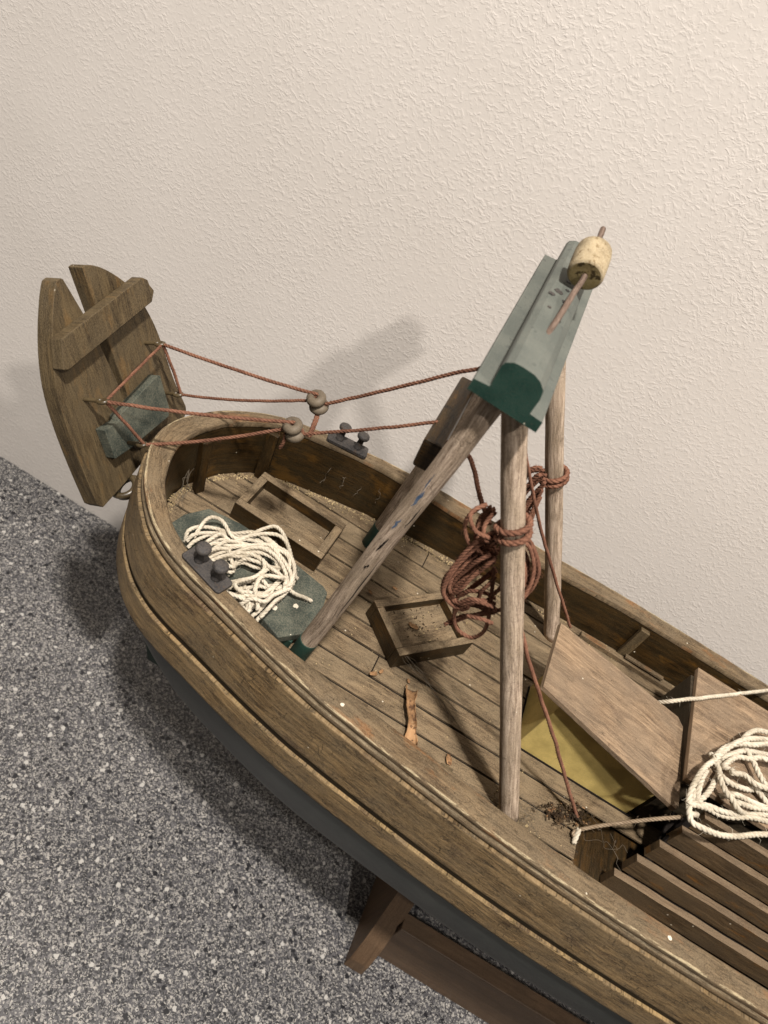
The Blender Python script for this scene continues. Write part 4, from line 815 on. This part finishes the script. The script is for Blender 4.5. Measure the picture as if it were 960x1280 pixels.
coil('twine_coil', 'big red twine coil tied round the near stay', 'redn_', 'red', .068, 3, 16, 'coils of red twine', extra=[(wrap(ns0, ns1, PTS['tnear'][0][0], .46, 2.2, .30), .10), ([(.85, -.5, 9.15), (1.15, -.62, 9.28), V3(PTS['l1'][0]), PTS['l1b'][0], PTS['l1c'][0]], .08)])
coil('twine_coil', 'small red twine coil tied round the stay nearer the wall', 'redf_', 'red', .076, 3, 14, 'coils of red twine', extra=[(wrap(fs0, fs1, PTS['tfar'][0][0], .48, 2.1, .22), .10)])
def line(name, label, pts, mat, Rr, strands, fuzz=3, cat='line'):
    m = MB(); rope(m, pts, Rr, strands, 5.2, fuzz=fuzz); return tag(link(name, m, mat, base=pts[-1]), label, cat)
line('twine_line', 'long red twine hanging from the crosshead down behind the cabin roof', PTS['far_line'], 'red', .062, 3, 8)
line('twine_line', 'red twine running down from the near coil to the deck edge', PTS['near_line'], 'red', .072, 3, 10)
o = line('cord_line', 'thin tan cord from the deck edge to the big white coil', PTS['white_near'], 'twine', .075, 3, 8)
m = MB(); rope(m, PTS['white_toggle'], .10, 3, 5, fuzz=4); link('cord_end', m, 'white', o, base=o['_base'])
line('cord_line', 'pale cord stretched level above the hold cover by the wall', PTS['white_far'], 'white', .085, 3, 3)

# ------------------------------------------------------------------ cork float on its wire
FL = thing('cork_float', 'pale cork cylinder threaded on a wire above the crosshead', 'float', (1.58, 1.0, 14.65))
p0, p1, p2 = V3((1.39, -2.33, 14.60)), V3((1.58, 1.0, 15.23)), V3((1.45, 2.3, 15.72)); d = (p2 - p1).normalized()
m = MB(); n = 10; prof = [(.45, 0), (.50, .03), (.52, .09), (.53, .5), (.52, .95), (.495, 1.10), (.45, 1.16)]
m.tube_rings([p1 + d * h for r, h in prof], [r for r, h in prof], d, 28, 0)
for c, rr, rev in ((p1, .45, True), (p1 + d * 1.16, .45, False)):
    a = d.orthogonal().normalized(); b = d.cross(a); idx = list(range(28)); idx = idx[::-1] if rev else idx
    ring = [c + a * (rr * math.cos(2 * math.pi * k / 28)) + b * (rr * math.sin(2 * math.pi * k / 28)) for k in range(28)]
    m.add(ring, [idx], [[(math.cos(k), math.sin(k)) for k in idx]], 1)
link('cork', m, ['cork', 'corkend'], FL, base=FL['_base'])
m = MB(); m.tube(smooth_path([p0 + V3((0, -.05, -.06)), p0.lerp(p1, .35) + V3((.02, 0, -.03)), p0.lerp(p1, .7), p1, p2, p2 + d * .75], .12), [.085 * (1 + .12 * mnoise.noise((k * .8, 3, 3))) for k in range(len(smooth_path([p0 + V3((0, -.05, -.06)), p0.lerp(p1, .35) + V3((.02, 0, -.03)), p0.lerp(p1, .7), p1, p2, p2 + d * .75], .12)))], 10)
link('wire', m, 'pin', FL, base=FL['_base'])

# ------------------------------------------------------------------ loose tray and scraps on the deck
ang = math.atan2(2.66, 2.5)
mb = MB(); coaming(mb, 0, 0, 1.82, 1.25, .03, .90, .33)
for v in mb.v: pass
rot = Matrix.Rotation(ang, 3, 'Z'); mb.v = [rot @ v + V3((4.10, .42, 0)) for v in mb.v]
TR = link('wooden_tray', mb, ['varnish', 'deck'], base=(4.10, .42, 0), bevel=.035)
tag(TR, 'loose square wooden tray skewed on the deck under the red coil', 'tray')
m = MB(); m.box((0, 0, .42), (1.55, .98, .06)); m.v = [rot @ v + V3((4.10, .42, 0)) for v in m.v]; link('tray_floor', m, 'deck', TR, base=TR['_base'])

def crumple(c, L, W, seed, dirv=(1, 0, 0), mat='leaf', curl=.3, lift=.05):
    rng = random.Random(seed); c = V3(c); dv = V3(dirv).normalized(); sv = V3((-dv.y, dv.x, 0)).normalized(); m = MB(); nu, nv = 12, 7; rows = []; uvs = []
    for i in range(nu + 1):
        t = i / nu; row = []; uu = []; wloc = W * (.55 + .45 * math.sin(math.pi * min(1, t * 1.1)) + .25 * mnoise.noise((t * 5, seed, 0)))
        for j in range(nv + 1):
            q = (j / nv - .5) * 2; n = mnoise.noise((t * 4 + seed, q * 2, 3.1))
            row.append(c + dv * (L * (t - .5) + .06 * L * n) + sv * (wloc * .5 * q * (1 - curl * abs(q))) + V3((0, 0, lift + curl * W * .5 * q * q + .12 * W * n)))
            uu.append((t * L, q * W))
        rows.append(row); uvs.append(uu)
    m.grid(rows, uvs, 0, True)
    return m
lf = [V3(p) for p in PTS['leaf']]
def strip_leaf():
    m = MB(); path = smooth_path(lf, .07); n = len(path); rows = []; uvs = []
    for i, p in enumerate(path):
        t = i / (n - 1); d = (path[min(i + 1, n - 1)] - path[max(0, i - 1)]).normalized(); sv = d.cross(V3((0, 0, 1))).normalized(); up = sv.cross(d)
        wd = .17 + .12 * max(0, t - .75) * 4 + .09 * max(0, .35 - t) * 3 + .05 * mnoise.noise((t * 9, 1, 1)); row = []; uu = []
        for j in range(9):
            w = (j / 8 - .5) * 2.0 * 1.9; rr = wd
            row.append(p + sv * (math.sin(w) * rr) + up * (.10 - math.cos(w) * rr * .6 + .05 * mnoise.noise((t * 7, j * .6, 4)))); uu.append((t * 2.5, j * .1))
        rows.append(row); uvs.append(uu)
    m.grid(rows, uvs); o = link('leaf_scrap', m, 'leaf', base=tuple(lf[2]))
    md = o.modifiers.new('Solidify', 'SOLIDIFY'); md.thickness = .02 * S
    return o
tag(strip_leaf(), 'long curled brown leaf strip on deck beside the near rail', 'leaf')
LAB = ['orange leaf flake lying inside the tray', 'pale forked leaf flake near the rail by the near stay', 'orange leaf flake at the tray corner nearest the rail',
       'tiny leaf flake by the far corner of the tray', 'small tan flake under the tray corner', 'pale crumb between the gallows leg and tray', 'small tan flake beside the curled leaf strip']
for i, p in enumerate(PTS['scraps']):
    Ls = [.42, .40, .30, .22, .22, .22, .18][i]
    o = link('leaf_flake', crumple(p, Ls, Ls * .7, 3.3 + i * 2.1, (math.cos(i * 1.9), math.sin(i * 1.9), 0)), 'leaf', base=p)
    md = o.modifiers.new('Solidify', 'SOLIDIFY'); md.thickness = .02 * S; tag(o, LAB[i], 'leaf', 'dry leaf flakes on the deck')
m = MB(); rg = random.Random(4)
for i in range(170):
    c = V3(rg.choice(PTS['clump'])) + V3((rg.gauss(0, .26), rg.gauss(0, .2), abs(rg.gauss(0, .12)))); a = V3((rg.gauss(0, 1), rg.gauss(0, 1), rg.gauss(0, .5))).normalized()
    m.box(c, (rg.uniform(.03, .11), rg.uniform(.012, .04), rg.uniform(.01, .025)), ax=a, ay=a.orthogonal(), mi=rg.choice([0] * 8 + [1]))
tag(link('debris_clump', m, ['dirt', 'leaf'], base=PTS['clump'][1]), 'dark clump of dry debris at the foot of the red twine', 'debris')
m = MB(); rg = random.Random(14)
for i in range(60):
    c = V3((4.1 + rg.gauss(0, .62), .42 + rg.gauss(0, .62), .495)); a = V3((rg.gauss(0, 1), rg.gauss(0, 1), rg.gauss(0, .2))).normalized()
    m.box(c, (rg.uniform(.015, .06), rg.uniform(.012, .03), .012), ax=a, ay=a.orthogonal(), mi=rg.choice([0, 0, 0, 1]))
tag(link('tray_dirt', m, ['dirt', 'crumb'], base=(4.1, .42, .48)), 'dark grit scattered on the floor of the loose tray', 'dirt', kind='stuff')
# dusty crumbs gathered along the bulwark and seams
m = MB(); rg = random.Random(9)
def crumb(p, r):
    a = V3((rg.gauss(0, 1), rg.gauss(0, 1), rg.gauss(0, 1))).normalized(); m.box(p, (r, r * rg.uniform(.5, .9), r * rg.uniform(.4, .8)), ax=a, ay=a.orthogonal(), taper=.6)
for i in range(3200):
    x, y = rg.choice(INNER)
    if x > 13 and y < 0: continue
    k = 1 - abs(rg.gauss(0, .05)) - .012
    if x < 6 or rg.random() < .3: crumb(V3((x * 1.0 + (rg.gauss(0, .1) if x > -5 else .3 * rg.random()), y * k, .02)), rg.uniform(.015, .042))
for i in range(420):
    x = rg.uniform(-6, 12); y = rg.uniform(-1, 1) * max(.1, half_in(x) - .3); crumb(V3((x, y, .02)), rg.uniform(.01, .028))
for i in range(70): crumb(V3((9.8 + rg.gauss(0, .45), -4.6 + rg.gauss(0, .35), .03)), rg.uniform(.02, .06))
tag(link('dust_crumbs', m, 'crumb', base=(0, 0, 0)), 'pale dust crumbs scattered along the bulwark foot', 'dust', kind='stuff')
# cobweb threads
m = MB(); rg = random.Random(21)
def web(a, b, dr=.3, r=.006):
    a, b = V3(a), V3(b); n = 7; pts = []
    for i in range(n + 1): pts.append(a.lerp(b, i / n) + V3((rg.gauss(0, dr * .35), rg.gauss(0, dr * .35), rg.gauss(0, dr * .25))) * (1 if 0 < i < n else .2))
    m.tube(smooth_path(pts, .06), r, 4, caps=False)
for i in range(26): web((9.8 + rg.gauss(0, .4), -4.6 + rg.gauss(0, .3), rg.uniform(.05, 1.0)), (9.8 + rg.gauss(0, .9), -4.4 + rg.gauss(0, .7), rg.uniform(0, .4)), .25)
for i in range(3): web((12.6 + rg.random() * 1.2, -3.6 + rg.gauss(0, .4), rg.uniform(.1, .6)), (13.4 + rg.random(), -4.2 + rg.gauss(0, .4), rg.uniform(-.2, .8)), .3)
for i in range(5):
    x0 = -2.4 + i * .75; web((x0, half_in(x0) - .02, 1.7 - .2 * (i % 3)), (x0 + rg.gauss(0, .25), half_in(x0) - .10, .7 + .2 * (i % 2)), .18, .009)
for i in range(4): web((-6.5 + rg.gauss(0, .1), -.4 + rg.gauss(0, .3), 1.9), (-6.3 + rg.gauss(0, .1), -.9 + rg.gauss(0, .3), .8), .2, .009)
for i in range(5): web((3.9 + rg.gauss(0, .3), -1.5, .8), (6.8, -1.9 + rg.gauss(0, .3), .02), .2, .009)
tag(link('cobweb', m, 'web', base=(9.8, -4.6, 0)), 'fine grey cobweb threads on the deck fittings', 'cobweb', kind='stuff')
for o in bpy.data.objects:
    if '_base' in o: del o['_base']
